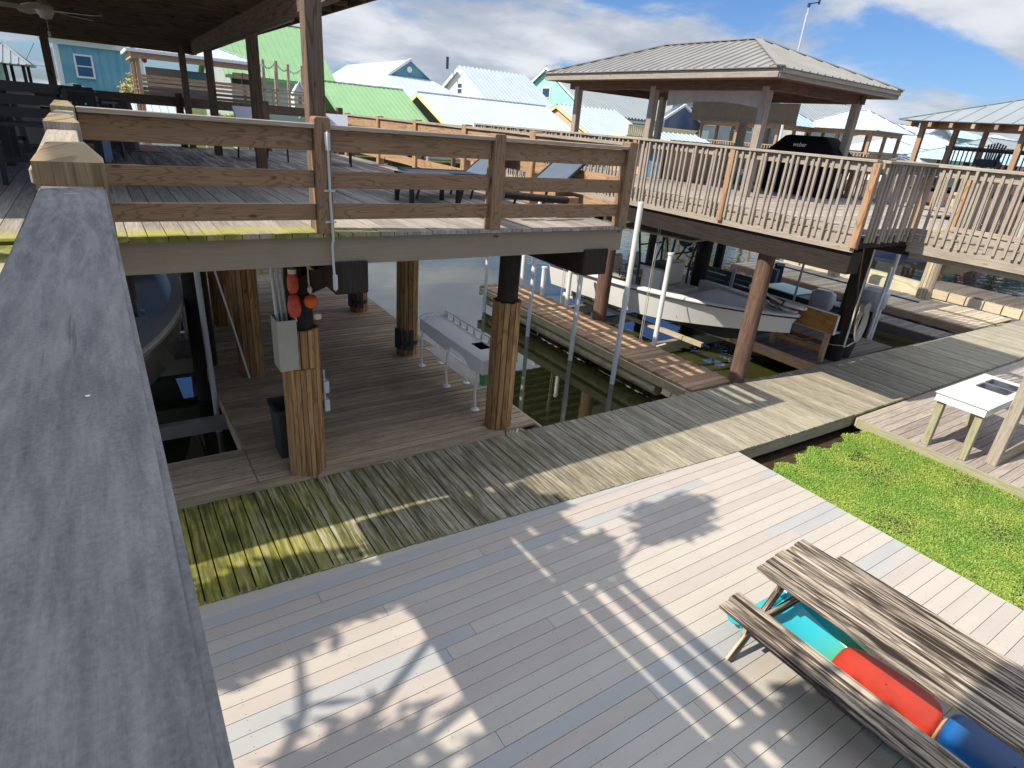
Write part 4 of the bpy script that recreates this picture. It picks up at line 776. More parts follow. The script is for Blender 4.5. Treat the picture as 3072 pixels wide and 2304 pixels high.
# ================================================================== BOATS
def boat_hull(o, L, B, zs, zb, zk, mats, floor=.3, trans=.93, cap='trim', deckx=.62, rail=None):
    """local x: stern 0 -> bow L ; builds hull, bottom, gunwale, cockpit"""
    N = 22; half = []; 
    def hb(t): return B*(trans+(1-trans)*sin(min(1, t/.4)*pi/2)) if t < .4 else B*(max(0., 1-((t-.4)/.6)**1.9))**.85
    def sh(t): return zs+(zb-zs)*t**2
    def ch(t): return hb(t)*(.86-.25*max(0, t-.5)*2)*(1-max(0, t-.6)*.6)
    def cz(t): return zk+.28+(zb-zk)*.42*max(0, t-.5)**1.6*2.2
    def kz(t): return zk+(zb-zk)*max(0, (t-.72)/.28)**2.2*.92
    ts = [i/N for i in range(N)]+[.985, .998]
    for side in (1, -1):
        b = MB(); R = []
        for t in ts:
            h_, c_, s_, z_ = hb(t), ch(t), sh(t), cz(t); R.append([(t*L+(s_-z_)*.55*max(0, t-.5), h_*side, s_), (t*L, (h_*.55+c_*.45)*side, z_+(s_-z_)*.5), (t*L, c_*side, z_)])
        b.loft(R); b.build('hull_side', mats[0], o, smooth=True)
        b = MB(); R = []
        for t in ts: c_, z_ = ch(t), cz(t); k_ = min(kz(t), z_); R.append([(t*L, c_*side, z_), (t*L, c_*.8*side, z_-.05*(1-t)), (t*L, 0, k_)])
        b.loft(R); b.build('hull_bottom', mats[1], o, smooth=True)
        b = MB(); R = []
        for t in ts:
            h_, s_ = hb(t), sh(t); w = .16 if t < deckx else .16+.02; x_ = t*L+(s_-cz(t))*.55*max(0, t-.5)
            R.append([(x_, (h_+.02)*side, s_-.05), (x_, (h_+.025)*side, s_-.01), (x_, h_*side, s_+.015), (x_, max(h_-w, 0)*side, s_+.02), (x_, max(h_-w-.01, 0)*side, s_-.05)])
        b.loft(R); b.build('gunwale', mats[2], o, smooth=True)
        b = MB(); R = []
        for t in ts:
            if t > deckx+.02: continue
            h_, s_ = hb(t), sh(t); R.append([(t*L, (h_-.165)*side, s_), (t*L, (h_-.2)*side, floor)])
        b.loft(R); b.build('liner', mats[2], o, smooth=True)
        b = MB(); b.tube([(t*L+(sh(t)-cz(t))*.55*max(0, t-.5), (hb(t)+.02)*side, sh(t)-.06) for t in ts], .018, 6); b.build('rub_rail', rail or M['blackpl'], o, smooth=True)
    b = MB(); P = [(t*L, hb(t)-.2, floor) for t in ts if t <= deckx+.02]; Q = [(p[0], -p[1], p[2]) for p in P]
    b.loft([P, Q]); b.build('floor', mats[2], o)
    b = MB(); T2 = [t for t in ts if t >= deckx]; b.loft([[(t*L, max(hb(t)-.15, 0), sh(t)-.03) for t in T2], [(t*L, -max(hb(t)-.15, 0), sh(t)-.03) for t in T2]])
    x_ = T2[0]*L; w = hb(T2[0])-.17; b.face([(x_, w, floor), (x_, -w, floor), (x_, -w, sh(T2[0])-.03), (x_, w, sh(T2[0])-.03)]); b.build('bow_deck', mats[2], o)
    b = MB(); b.face([(0, hb(0), sh(0)), (0, -hb(0), sh(0)), (0, -ch(0), cz(0)), (0, 0, kz(0)), (0, ch(0), cz(0))]); b.build('transom', mats[0], o)
    return hb, sh
def LT(name, label, cat, loc, rot, grp=None): o = T(name, label, cat, loc, grp); o['_loc'] = 1; o.rotation_euler = (0, 0, rot); return o
wb = LT('bay_boat', 'white bay boat with black T-top frame hanging on a lift in the next slip', 'boat', (11.12, 13.1, -.17), atan2(-6.25, .95))
hb, sh = boat_hull(wb, 6.35, 1.27, .92, 1.02, .0, (M['boatw'], M['boatd'], M['boatw']), floor=.42)
b = MB(); b.loft([[(t/20*6.2, s_*(hb(t/20)*.93+.004)*1.0, .36+.02*s_*0) for s_ in (1,)] + [(t/20*6.2, (hb(t/20)*.915+.006), .31)] for t in range(14)]); 
_n0 = set(wb.children)
b = MB(); b.box(2.95, -.42, .42, 3.6, .32, 1.32, (0, 0, 1)); b.build('console', M['boatw'], wb, bevel=.05, seg=3)
b = MB(); b.box(3.68, -.42, .42, 4.25, .38, .86); b.build('seat_box', M['boatw'], wb, bevel=.04, seg=2); b = MB(); b.box(3.7, -.40, .865, 4.2, .36, .95); b.build('cushion', M['seat'], wb, bevel=.035, seg=3)
b = MB(); b.box(3.6, -.4, .95, 3.73, .3, 1.55, (0, 0, 1)); b.build('cushion', M['seat'], wb, bevel=.05, seg=3)
b = MB(); b.box(4.252, -.2, .52, 4.258, .2, .72); b.build('vent_panel', M['glass'], wb)
for x_, y_ in ((1.95, -.45), (2.0, .3)):
    b = MB(); b.box(x_-.25, y_-.27, .86, x_+.22, y_+.27, .95); b.build('seat', M['seatg'], wb, bevel=.04, seg=2)
    b = MB(); b.box(x_-.33, y_-.27, .97, x_-.22, y_+.27, 1.42, (0, 0, 1)); b.build('seat_back', M['seat'], wb, bevel=.05, seg=3)
    b = MB(); b.cyl((x_, y_, .42), (x_, y_, .86), .04); b.tube([(x_-.3, y_+.29, .95), (x_-.3, y_+.29, 1.12), (x_+.1, y_+.29, 1.12), (x_+.16, y_+.29, .95)], .015); b.tube([(x_-.3, y_-.29, .95), (x_-.3, y_-.29, 1.12), (x_+.1, y_-.29, 1.12), (x_+.16, y_-.29, .95)], .015); b.build('seat_frame', M['black'], wb)
b = MB(); b.box(.35, -.75, .42, .95, .75, .78); b.build('stern_deck', M['boatw'], wb, bevel=.03)
for x_, y_ in ((2.9, -.5), (2.9, .42), (3.75, -.5), (3.75, .42)):
    b = MB(); b.tube([(x_, y_, .42), (x_, y_, 1.4), (x_+(-.1 if x_ < 3.2 else .1), y_*1.15, 2.15)], .028); b.build('frame_tube', M['black'], wb, smooth=True)
b = MB(); 
for q in ([(2.9, -.5, 1.35), (3.75, -.5, 1.35)], [(2.9, .42, 1.35), (3.75, .42, 1.35)], [(2.85, -.5, 1.8), (2.85, .42, 1.8)], [(3.8, -.5, 1.75), (3.8, .42, 1.75)], [(3.1, -.2, 1.3), (3.4, -.3, 2.1)], [(3.3, .2, 1.3), (3.0, .3, 2.1)], [(3.5, 0, 1.3), (3.8, .25, 2.1)]): b.tube(q, .02)
b.build('cross_tubes', M['black'], wb, smooth=True)
b = MB(); b.box(2.1, -.8, 2.15, 4.4, .8, 2.2); b.build('hard_top', M['canvas'], wb, bevel=.02)
b = MB(); b.box(3.0, -.32, 1.32, 3.62, .28, 1.4); b.build('dash', M['blackpl'], wb, bevel=.02)
b = MB(); b.tube([(3.9+.2*cos(a*pi/10), .1, 1.85+.2*sin(a*pi/10)) for a in range(21)], .012, 6)
for a in range(6): b.cyl((3.9, .1, 1.85), (3.9+.2*cos(a*pi/3), .1, 1.85+.2*sin(a*pi/3)), .007, n=6)
b.cyl((3.9, .05, 1.85), (3.9, .15, 1.85), .05); b.build('steering_wheel', M['black'], wb, smooth=True)
b = MB(); b.cyl((3.75, .0, 2.05), (3.75, .12, 2.05), .17, n=18); b.build('cage_fan', M['black'], wb, smooth=True)
for _o in wb.children:
    if _o not in _n0 and _o.name.split('.')[0] not in ('seat', 'seat_back', 'seat_frame', 'stern_deck'): _o.data.transform(Matrix.Translation((-.42, 0, 0)))
# trolling motor
b = MB(); b.beam((5.5, .35, 1.02), (6.35, .02, 1.06), .1, .04); b.cyl((5.95, .25, 1.1), (6.35, .05, 1.2), .022); b.build('motor_mount', M['white'], wb)
b = MB(); b.cyl((6.05, .12, 1.16), (6.5, -.05, 1.2), .06, .05, 12); b.cyl((6.5, -.05, 1.2), (6.56, -.07, 1.205), .035, n=10); b.build('trolling_motor', M['white'], wb, smooth=True)
b = MB(); b.beam((5.05, .42, 1.3), (5.95, .1, 1.16), .04, .05); b.beam((5.0, .5, 1.22), (5.15, .36, 1.36), .1, .1); b.build('motor_shaft', M['boatw'], wb)
b = MB(); b.tube([(5.5, .2, 1.0), (5.6, .05, 1.12), (5.75, .15, 1.0), (5.9, 0, 1.1), (6.0, .1, 1.0)], .01); b.build('cable', M['black'], wb, smooth=True)
b = MB(); b.tube([(.02, 1.0, .85), (-.03, 1.02, .4), (-.03, .8, .25), (-.02, .7, .7)], .015); b.build('stern_hose', M['black'], wb)
ob = MB(); ob.box(-.35, -.18, .75, .05, .18, 1.25, (0, 0, 1)); ob.build('outboard', M['cow'], wb, bevel=.07, seg=3); ob = MB(); ob.box(-.22, -.09, -.2, -.02, .09, .75, (0, 0, 1)); ob.cyl((-.4, 0, -.25), (.05, 0, -.25), .07); ob.build('outboard_leg', M['cow'], wb, bevel=.02)
lt = T('boat_lift', 'aluminium boat lift cradle with bunks under the white bay boat', 'boat lift', (11.3, 9.6, -.4))
for yy in (8.9, 12.0): b = MB(); b.box(9.75, yy-.06, -.52, 12.7, yy+.06, -.28); b.build('cradle_beam', M['alu'], lt, bevel=.01)
for xx in (10.7, 11.75): b = MB(); b.beam((xx, 12.6, -.2), (xx+.3, 8.2, -.2), .09, .1); b.build('bunk', M['palepier'], lt)
for k, yy in enumerate((8.95, 11.95)):
    b = MB(); b.cyl((9.72, yy, -.3), (9.6, yy-.1, 2.5), .008, n=5); b.cyl((9.78, yy, -.3), (9.66, yy-.1, 2.5), .008, n=5); b.build('rope', M['rope'], lt)
b = MB(); b.tube([(9.62, 8.85, -.28), (9.75, 8.8, -.2), (9.68, 8.95, -.18), (9.8, 8.9, -.3)], .03); b.beam((9.6, 8.8, -.4), (10.4, 8.75, -.3), .06, .06); b.build('pulley', M['rope'], lt, smooth=True)
# gray bronze boat in own slip
gb = LT('gray_boat', 'dark bronze gray boat with rounded bow in the left slip under the raised deck', 'boat', (-.35, 14.3, -.1), -pi/2)
boat_hull(gb, 6.75, 1.22, 1.22, 1.32, .0, (M['boatg'], M['boatd'], plain('gray_deck_gelcoat', (.72, .69, .63), .6, spec=.2)), floor=.75, deckx=.66, rail=M['canvas'])
b = MB(); b.box(2.9, -.5, .75, 4.0, .5, 1.2); b.build('cockpit_seat', M['seatg'], gb, bevel=.05, seg=2)
b = MB()
for x_ in (4.6, 5.0): b.cyl((x_, .55, 1.28), (x_, .55, 1.33), .03); b.cyl((x_+.2, .2, 1.28), (x_+.2, .2, 1.32), .045)
b.build('deck_fittings', M['steel'], gb, smooth=True)
b = MB()
for yy in (8.6, 12.6): b.box(-2.2, yy, -.35, 1.0, yy+.12, -.15)
tag(b.build('lift_beams', M['alu']), 'gray lift beams under the bronze boat in the left slip', 'boat lift')
for (yy, lb) in ((12.35, 'gray lift pole by the bow of the bronze gray boat'), (9.1, 'gray lift pole at the near side of the left slip')):
    b = MB(); b.cyl((.93, yy, -1.2), (.90, yy, 2.7), .04, n=10); tag(b.build('lift_pole', M['conduit'], smooth=True), lb, 'pole', 'lift poles of the left slip')
# ------------------------------------------------------------------ second pier and beyond
p2 = T('second_pier', 'low gray pier holding a wooden workbench beside the white boat bow', 'pier', (13.5, 7.5, 0))
plankfield('planks', M['darkpier'], 12.12, 15.2, 6.0, 8.35, -.03, 'x', .14, .012, parent=p2); plankfield('planks', M['darkpier'], 14.3, 15.5, 8.36, 13.2, -.03, 'x', .14, .012, parent=p2)
b = MB(); b.box(12.07, 6.0, -.27, 12.11, 8.36, -.04); b.box(12.12, 8.37, -.25, 14.28, 8.41, -.04); b.box(14.25, 8.4, -.25, 14.29, 13.2, -.04); b.build('fascia', M['pier'], p2)
wk = T('workbench', 'unpainted wooden trestle bench with an upright plywood panel on the low pier', 'workbench', (12.6, 6.8, 0))
for (x, y) in ((12.33, 6.15), (12.33, 7.35), (12.85, 6.15), (12.85, 7.35)): b = MB(); b.box(x-.045, y-.045, -.025, x+.045, y+.045, .62, (0, 0, 1)); b.build('leg', M['pier'], wk)
for (x0, y0, x1, y1) in ((12.31, 6.2, 12.35, 7.3), (12.83, 6.2, 12.87, 7.3)): b = MB(); b.box(x0, y0, .17, x1, y1, .26); b.build('stretcher', M['ply'], wk)
b = MB(); b.beam((12.35, 6.75, .24), (12.83, 6.7, .24), .05, .04); b.build('stretcher', M['ply'], wk)
b = MB(); b.box(12.27, 6.02, .62, 12.30, 7.62, 1.03, (0, 1, 0)); b.build('panel', M['ply'], wk); b = MB(); b.box(12.262, 6.0, 1.03, 12.31, 7.64, 1.05); b.box(12.26, 6.0, .62, 12.31, 6.02, 1.05); b.build('panel_edge', M['trim'], wk)
b = MB(); b.box(12.31, 6.06, .60, 12.95, 7.5, .64); b.build('top', M['cow'], wk)
bu = T('black_bucket', 'black plastic tub at the foot of the dark pile by the boardwalk', 'tub', (13.28, 6.15, 0)); b = MB(); b.lathe([(.19, 0), (.25, .42), (.27, .42), (.27, .46), (.24, .46), (.18, .04), (0, .04)], (13.22, 6.2, -.02), 22); b.build('tub', M['blackpl'], bu, smooth=True)
hs = T('coiled_hose', 'white hose coiled on a hook on the dark pile above the black tub', 'hose', (12.95, 5.95, 1)); b = MB()
for k in range(7):
    r_, h_ = .14+.008*k, .30+.012*k; b.tube([(12.98+r_*sin(2*pi*i/24)+.004*k, 5.93-.012*k, .92-.02*k+h_*cos(2*pi*i/24)) for i in range(25)], .011, 6)
b.build('coil', M['hose'], hs, smooth=True); b = MB(); b.cyl((12.98, 5.98, 1.18), (12.98, 5.84, 1.18), .13, n=18); b.build('holder', M['canvas'], hs, smooth=True)
b = MB(); b.tube([(12.69, 5.93, 2.4), (12.685, 5.93, 1.2), (12.68, 5.92, .33), (12.8, 5.9, .35), (13.05, 5.9, .42), (13.1, 5.9, .7)], .018, 8); b.build('pipe', M['pvc'], hs, smooth=True)
b = MB(); b.tube([(12.78+.19*cos(a*pi/6), 6.12+.19*sin(a*pi/6), .33+.02*sin(a)) for a in range(13)], .01, 6); b.build('tie', M['rope'], hs)
# mark on the pile
mk_ = text(hs, 'P', .12, (12.735, 5.94, .62), (1, -.15, 0), (.0, 0, 1), M['white'], name='letter')
def motor(label, x, y, z, rot=0, s=1.):
    o = LT('outboard_motor', label, 'outboard motor', (x, y, z), rot, 'outboard motors'); b = MB(); R = []
    for zz_, w, d in ((0, .15, .2), (.1, .2, .27), (.32, .21, .30), (.45, .19, .28), (.52, .1, .18)): R.append([(w*s*math.copysign(abs(cos(a*pi/8))**.6, cos(a*pi/8)), d*s*math.copysign(abs(sin(a*pi/8))**.6, sin(a*pi/8)), zz_*s) for a in range(16)])
    b.loft(R, True); b.face(R[-1]); b.face(R[0]); b.build('cowling', M['cow'], o, smooth=True)
    b = MB(); b.box(-.07, -.1, -.75, .07, .1, .0, (0, 0, 1)); b.box(-.12, .1, -.2, .12, .3, .1); b.cyl((0, -.25, -.75), (0, .2, -.75), .06); b.box(-.01, -.1, -.95, .01, .06, -.75); b.build('leg', M['boatd'], o, bevel=.01); return o
motor('gray white outboard behind the right end of the plywood panel', 14.75, 7.75, .42, .3); motor('large pale gray outboard tilted beside the white pole over dark water', 16.15, 7.2, .45, .25, 1.15)
db = LT('dark_boat', 'dark low boat with black seat behind the plywood panel', 'boat', (15.75, 7.9, -.35), pi/2-.04)
boat_hull(db, 5.2, .62, .62, .7, 0, (M['boatd'], M['boatd'], M['sling']), floor=.35, deckx=.7)
b = MB(); b.box(.4, -.5, .5, 2.1, .5, .8); b.build('seat', M['blackpl'], db, bevel=.06, seg=2); b = MB(); b.box(.9, -.52, .8, 2.0, .52, .84); b.build('cover', M['palepl'], db, bevel=.015)
bn = T('slat_bench', 'black slatted bench back behind the white boat bow', 'bench', (15.0, 10.8, 0))
for zc in (.34, .50, .66): b = MB(); b.beam((14.75, 12.0, zc), (14.85, 9.6, zc), .03, .12); b.build('slat', M['blackpl'], bn)
for yy in (11.8, 10.7, 9.8): b = MB(); b.box(14.80, yy-.03, -.03, 14.86, yy+.03, .72, (0, 0, 1)); b.build('leg', M['blackpl'], bn)
b = MB(); b.box(14.85, 9.7, .24, 15.3, 11.9, .28); b.build('seat', M['blackpl'], bn)
for (x, y, z1, r, lb) in ((14.2, 11.3, 1.6, .03, 'thin gray pipe pole rising from the low pier behind the boat bow'), (14.35, 10.2, .95, .05, 'short gray post by the black slatted bench'), (15.1, 8.7, 1.9, .03, 'thin gray pole above the pale gray outboard'), (15.5, 6.75, 1.7, .035, 'thin white pole left of the large outboard'), (16.1, 6.95, 2.5, .05, 'white pole topped by the walkway corner above the large outboard')):
    b = MB(); b.cyl((x, y, -1), (x+.02, y, z1), r, n=10); tag(b.build('dock_pole', M['pvc' if 'white' in lb else 'conduit'], smooth=True), lb, 'pole', 'poles of the right slips')
p3 = T('third_pier', 'narrow dark weathered pier right of the large outboard', 'pier', (17.8, 8, 0)); plankfield('planks', M['darkpier'], 17.4, 18.25, 5.9, 13, -.04, 'x', .14, .012, parent=p3); b = MB(); b.box(17.35, 5.9, -.3, 17.39, 13, -.05); b.build('fascia', M['darkpier'], p3)
b = MB(); b.tube([(17.3, 10.8, .75), (17.3, 6.6, .72)], .025); tag(b.build('blue_rail_pipe', plain('blue_pipe', (.08, .15, .32), .5)), 'long blue gray pipe rail along the dark narrow pier', 'rail')
b = MB(); b.cyl((17.6, 10.9, -1), (17.6, 10.9, .75), .15); tag(b.build('mooring_pile', M['dark'], smooth=True), 'short black mooring pile with a blue box on the narrow pier', 'pile'); b = MB(); b.box(17.3, 10.75, .1, 17.46, 11.0, .6, (0, 0, 1)); tag(b.build('power_box', M['sling'], bevel=.01), 'blue gray power box strapped to the black mooring pile', 'box')
p4 = T('long_pier', 'wide sunlit plank pier reaching far out on the right', 'pier', (20.7, 9, 0)); plankfield('planks', M['palepier'], 19.4, 22.05, 5.85, 13.9, 0, 'x', .14, .012, parent=p4, jit=.006); b = MB(); b.box(19.35, 5.85, -.22, 19.39, 13.9, -.02); b.box(19.35, 13.91, -.2, 22.05, 13.95, -.02); b.build('fascia', M['pier'], p4)
for k, (x, y, lb) in enumerate(((21.75, 8.25, 'thick pale wrapped pile standing on the long pier below the walkway corner'), (21.75, 11.3, 'pale wrapped pile further out on the long pier'), (27.0, 10.3, 'pale wrapped pile beyond the float ramps'), (27, 14, 'pale wrapped pile far out by the float ramps'), (25.2, 6.3, 'pale wrapped pile right beside the boardwalk beyond the long pier'))):
    r_ = T('wrapped_pile', lb, 'pile', (x, y, 0), 'pale wrapped piles on the right'); b = MB(); b.cyl((x, y, -1), (x, y, 3.1), .17, n=16); b.build('core', M['palepier'], r_, smooth=True); b = MB()
    for i in range(14): a = 2*pi*i/14; b.beam((x+.19*cos(a), y+.19*sin(a), -.8), (x+.19*cos(a), y+.19*sin(a), 2.9), .078, .03, up=(cos(a), sin(a), 0))
    b.build('battens', M['palepier'], r_)
for i, (x, y, lb) in enumerate(((24.7, 10.6, 'cream float ramp nearest the long pier, larger of the two'), (23.9, 12.9, 'cream float ramp further out behind the first'))):
    fr_ = T('float_ramp', lb, 'float dock', (x, y, -.5), 'cream float ramps'); b = MB(); b.prism([(x-.5, y-1.6, -.62), (x-.5, y+1.5, -.62), (x-.5, y+1.5, -.05), (x-.5, y-.7, -.1), (x-.5, y-1.5, -.4)], (.35, 0, 0)); b.build('pontoon', M['float'], fr_, bevel=.05, seg=2); b = MB(); b.prism([(x+.45, y-1.6, -.62), (x+.45, y+1.5, -.62), (x+.45, y+1.5, -.05), (x+.45, y-.7, -.1), (x+.45, y-1.5, -.4)], (.35, 0, 0)); b.build('pontoon', M['float'], fr_, bevel=.05, seg=2); b = MB(); b.box(x-.15, y-1.4, -.5, x+.45, y+1.4, -.3); b.build('bed', M['float'], fr_)
nb_ = LT('navy_boat', 'dark navy boat on a lift in the shade beyond the pale piles', 'boat', (26.6, 15.2, .1), -pi/2+.05); boat_hull(nb_, 7.2, 1.2, 1.2, 1.4, .0, (plain('navy_hull', (.01, .02, .06), .2), M['boatg'], M['boatw']), floor=.6)
p5 = T('stone_edge_pier', 'low pier with pale block edging beyond the float ramps', 'pier', (25.6, 7, -.2)); plankfield('planks', M['darkpier'], 25.1, 27.2, 5.9, 9.8, -.16, 'x', .14, .01, parent=p5)
b = MB(); y = 5.9
while y < 9.7: b.box(24.95, y, -.5, 25.09, y+.52, -.2); y += .56
b.build('edge_blocks', M['palepier'], p5)
b = MB(); b.box(24.5, 2.5, 2.75, 31, 16, 3.0); tag(b.build('far_dock_roof_deck', M['redpile']), 'dark deck underside over the navy boat at the right edge', 'deck')
# ================================================================== FURNITURE ON OWN DECK
def lounger(label, x, y, rot):
    o = LT('sun_lounger', label, 'lounger', (x, y, ZD), rot, 'loungers on the raised deck')
    for s_ in (-.3, .3):
        b = MB(); b.tube([(0, s_, .36), (1.15, s_, .34), (1.75, s_, .78)], .02); b.build('side_rail', M['black'], o, smooth=True)
        for xx in (.1, 1.0): b = MB(); b.tube([(xx, s_, .36), (xx-.1, s_, .0)], .018); b.build('leg', M['black'], o)
    b = MB(); b.prism([(0, -.28, .36), (1.15, -.28, .345), (1.75, -.28, .79), (1.75, -.28, .77), (1.15, -.28, .325), (0, -.28, .34)], (0, .56, 0)); b.build('sling', M['sling'], o); return o
lounger('blue gray sling lounger nearest the right corner of the raised deck', 3.85, 6.75, .06); lounger('blue gray sling lounger behind the first, in the middle of the right side', 3.7, 8.35, .04)
tt = T('low_table', 'low black metal side table between rail and loungers', 'table', (3.3, 7.6, ZD)); b = MB(); b.box(3.35, 7.45, ZD+.36, 4.1, 8.0, ZD+.385); b.build('top', M['black'], tt)
for x, y in ((3.38, 7.48), (4.07, 7.48), (3.38, 7.97), (4.07, 7.97)): b = MB(); b.beam((x, y, ZD+.002), (x, y, ZD+.36), .05, .05, up=(0, 1, 0)); b.build('leg', M['black'], tt)
b = MB(); b.tube([(4.05, 6.3, ZD+.30), (4.5, 6.25, ZD+.27), (5.0, 6.25, ZD+.24)], .045, 10); tag(b.build('woven_roll', plain('black_woven', (.03, .03, .035), .9, noise=.7, nscale=40, bump=1), smooth=True), 'thick black woven roll lying behind the right railing bay', 'roll')
b = MB(); b.box(4.95, 6.38, ZD, 5.3, 6.5, ZD+.26); tag(b.build('timber_offcut', M['tanpine'], bevel=.004), 'short tan timber block at the right corner of the raised deck', 'timber')
def bar_chair(label, x, y, rot, mat='blackpl', w=.6, h=1.02):
    o = LT('deck_chair', label, 'chair', (x, y, ZD), rot, 'black deck chairs'); b = MB(); b.box(-w/2, -.25, .62, w/2, .28, .66); b.build('seat', M[mat], o)
    for k in range(3): b = MB(); b.box(-w/2+.04, .26+.02*k, .72+k*.13, w/2-.04, .29+.02*k, .82+k*.13, (1, 0, 0)); b.build('back_slat', M[mat], o)
    for sx in (-1, 1):
        b = MB(); b.beam((sx*(w/2-.02), .36, h+.03), (sx*(w/2+.0), .25, .0), .05, .07, up=(0, 1, 0)); b.build('leg', M[mat], o); b = MB(); b.beam((sx*(w/2-.02), -.24, .86), (sx*(w/2+.02), -.3, .0), .05, .07, up=(0, 1, 0)); b.build('leg', M[mat], o)
        b = MB(); b.box(sx*w/2-.05, -.3, .86, sx*w/2+.05, .3, .89); b.build('arm', M[mat], o)
    b = MB(); b.box(-w/2, -.28, .2, w/2, -.24, .26); b.build('foot_rest', M[mat], o); return o
bar_chair('tall black slatted deck chair nearest, left of the stepped posts', -.62, 9.3, pi+.25, w=.72); bar_chair('second tall black deck chair just past the stepped posts', .0, 12.9, pi-.4); bar_chair('tall black deck chair at the far left edge by the back railing', -1.35, 13.2, 1.0)
tb = T('bar_table', 'black bar height deck table behind the slatted chairs', 'table', (-.5, 11.6, ZD)); b = MB(); b.box(-1.1, 11.0, ZD+.98, .15, 12.2, ZD+1.02); b.build('top', M['blackpl'], tb)
for x, y in ((-1.0, 11.1), (.05, 11.1), (-1.0, 12.1), (.05, 12.1)): b = MB(); b.box(x-.05, y-.05, ZD+.002, x+.05, y+.05, ZD+.98, (0, 0, 1)); b.build('leg', M['blackpl'], tb)
cushion_cover('covered_furniture', 'gray canvas covered furniture by the back railing at the left edge', -2.6, -.75, 14.9, 15.9, ZD+.03, ZD+.92, M['canvas'], 'cover'); cushion_cover('covered_cooler', 'gray draped cooler behind the black chair near the back railing', .0, .75, 14.6, 15.3, ZD+.03, ZD+.9, plain('gray_drape', (.10, .10, .12), .8, noise=.4, nscale=6), 'cover')
b = MB(); b.box(-1.9, 14.45, ZD+.012, 1.15, 15.9, ZD+.018, (1, 0, 0)); tag(b.build('deck_rug', M['rug']), 'faded pink rug under the black chairs on the raised deck', 'rug')
b = MB(); b.box(.0, 12.0, ZD+.01, .22, 12.15, ZD+.5, (0, 0, 1)); tag(b.build('blue_cooler', plain('sky_blue_plastic', (.3, .45, .7), .4), bevel=.03, seg=2), 'small pale blue tub just right of the foreground post', 'tub')
for i, (x, y) in enumerate(((2.9, 13.6), (4.2, 13.2))):
    o = LT('lounge_chair', ('pale gray sling chair left of the big porch post', 'pale gray sling chair right of the big porch post')[i], 'chair', (x, y, ZD), .3-.6*i, 'pale gray sling chairs'); b = MB(); b.prism([(-.3, -.3, .42), (-.3, .25, .36), (-.3, .6, .98), (-.3, .63, .97), (-.3, .28, .33), (-.3, -.3, .39)], (.6, 0, 0)); b.build('sling', plain('pale_sling', (.42, .46, .55), .6), o)
    for sx in (-.32, .32): b = MB(); b.tube([(sx, -.3, 0), (sx, -.3, .58), (sx, .4, .58), (sx, .5, 0)], .018); b.build('frame', M['black'], o, smooth=True)
# ================================================================== FAR SHORE
b = MB(); b.prism([(-60, 47.5, -1), (330, 47.5, -1), (330, 47.5, -.05), (-60, 47.5, -.05)], (0, 300, 0)); stru(b.build('far_ground', plain('far_lawn', (.11, .14, .05), .95, spec=.1, noise=.4, nscale=.5)))
b = MB(); x = -20
while x < 110: b.box(x, 47.3, -1, x+.95, 47.49, .12, (0, 0, 1)); x += 1
stru(b.build('bulkhead', M['palepier']))
def posts(par, pts, z0, z1, w, mat, nm='post'):
    for (x, y) in pts: b = MB(); b.box(x-w/2, y-w/2, z0, x+w/2, y+w/2, z1, (0, 0, 1)); b.build(nm, M[mat], par)
def window(par, side, c, u, z0, z1, fw=.09, pane='glass', mull=True):
    """side 's' wall facing -y at y=c centred x=u ; 'w' wall facing -x at x=c centred y=u"""
    u0, u1 = u
    def bx(a, c_, z0_, z1_, d0, d1):
        b_ = MB()
        if side == 's': b_.box(a, c-d1, z0_, c_, c-d0, z1_)
        else: b_.box(c-d1, a, z0_, c-d0, c_, z1_)
        return b_
    f = MB()
    for (a, e, p, q) in ((u0-fw, u0, z0-fw, z1+fw), (u1, u1+fw, z0-fw, z1+fw), (u0, u1, z1, z1+fw), (u0, u1, z0-fw, z0)):
        if side == 's': f.box(a, c-.06, p, e, c-.005, q)
        else: f.box(c-.06, a, p, c-.005, e, q)
    if mull:
        m_ = (z0+z1)/2
        if side == 's': f.box(u0, c-.05, m_-.03, u1, c-.005, m_+.03)
        else: f.box(c-.05, u0, m_-.03, c-.005, u1, m_+.03)
    fo = f.build('window', M['trim'], par); p = bx(u0, u1, z0, z1, .003, .02).build('pane', M[pane], fo); return fo
def gable_x(name, label, cat, x0, x1, yr, zr, yf, ze, wall, roof, yb=None, oh=.35, trim='trim', wz=-.05, ribsp=.4, rib=.05, walls=True, grp=None, th=.12):
    """ridge along x; south slope towards camera"""
    yb = 2*yr-yf if yb is None else yb; o = T(name, label, cat, ((x0+x1)/2, yr, 0), grp); zb = ze+0
    b = MB(); roof_poly(b, (x0, yf, ze), (x1, yf, ze), (x1, yr, zr), (x0, yr, zr), ribsp, rib, rib*1.8, .03); roof_poly(b, (x1, yb, ze), (x0, yb, ze), (x0, yr, zr), (x1, yr, zr), ribsp*3, rib, rib*1.8, .03); b.build('roof', M[roof], o)
    b = MB(); b.beam((x0, yr, zr+.03), (x1, yr, zr+.03), .22, .03); b.build('ridge_cap', M[roof], o)
    for xx in (x0+.02, x1-.06):
        b = MB()
        for ya in (yf, yb): b.beam((xx+.02, ya, ze-.12), (xx+.02, yr, zr-.14), .06, .2, up=(0, 0, 1))
        b.build('rake_trim', M[trim], o)
    b = MB(); b.box(x0, yf+.01, ze-.2, x1, yf+.05, ze-.035); b.build('fascia', M[trim], o)
    if walls:
        w0, w1 = x0+oh, x1-oh; s_ = (zr-ze)/(yr-yf); fy, by = yf+oh, yb-oh; zt = ze+s_*oh-.05
        b = MB(); b.prism([(w0, fy, wz), (w0, by, wz), (w0, by, zt), (w0, yr, zr-.06), (w0, fy, zt)], (w1-w0, 0, 0), (0, 0, 1)); b.build('wall', M[wall], o)
    return o
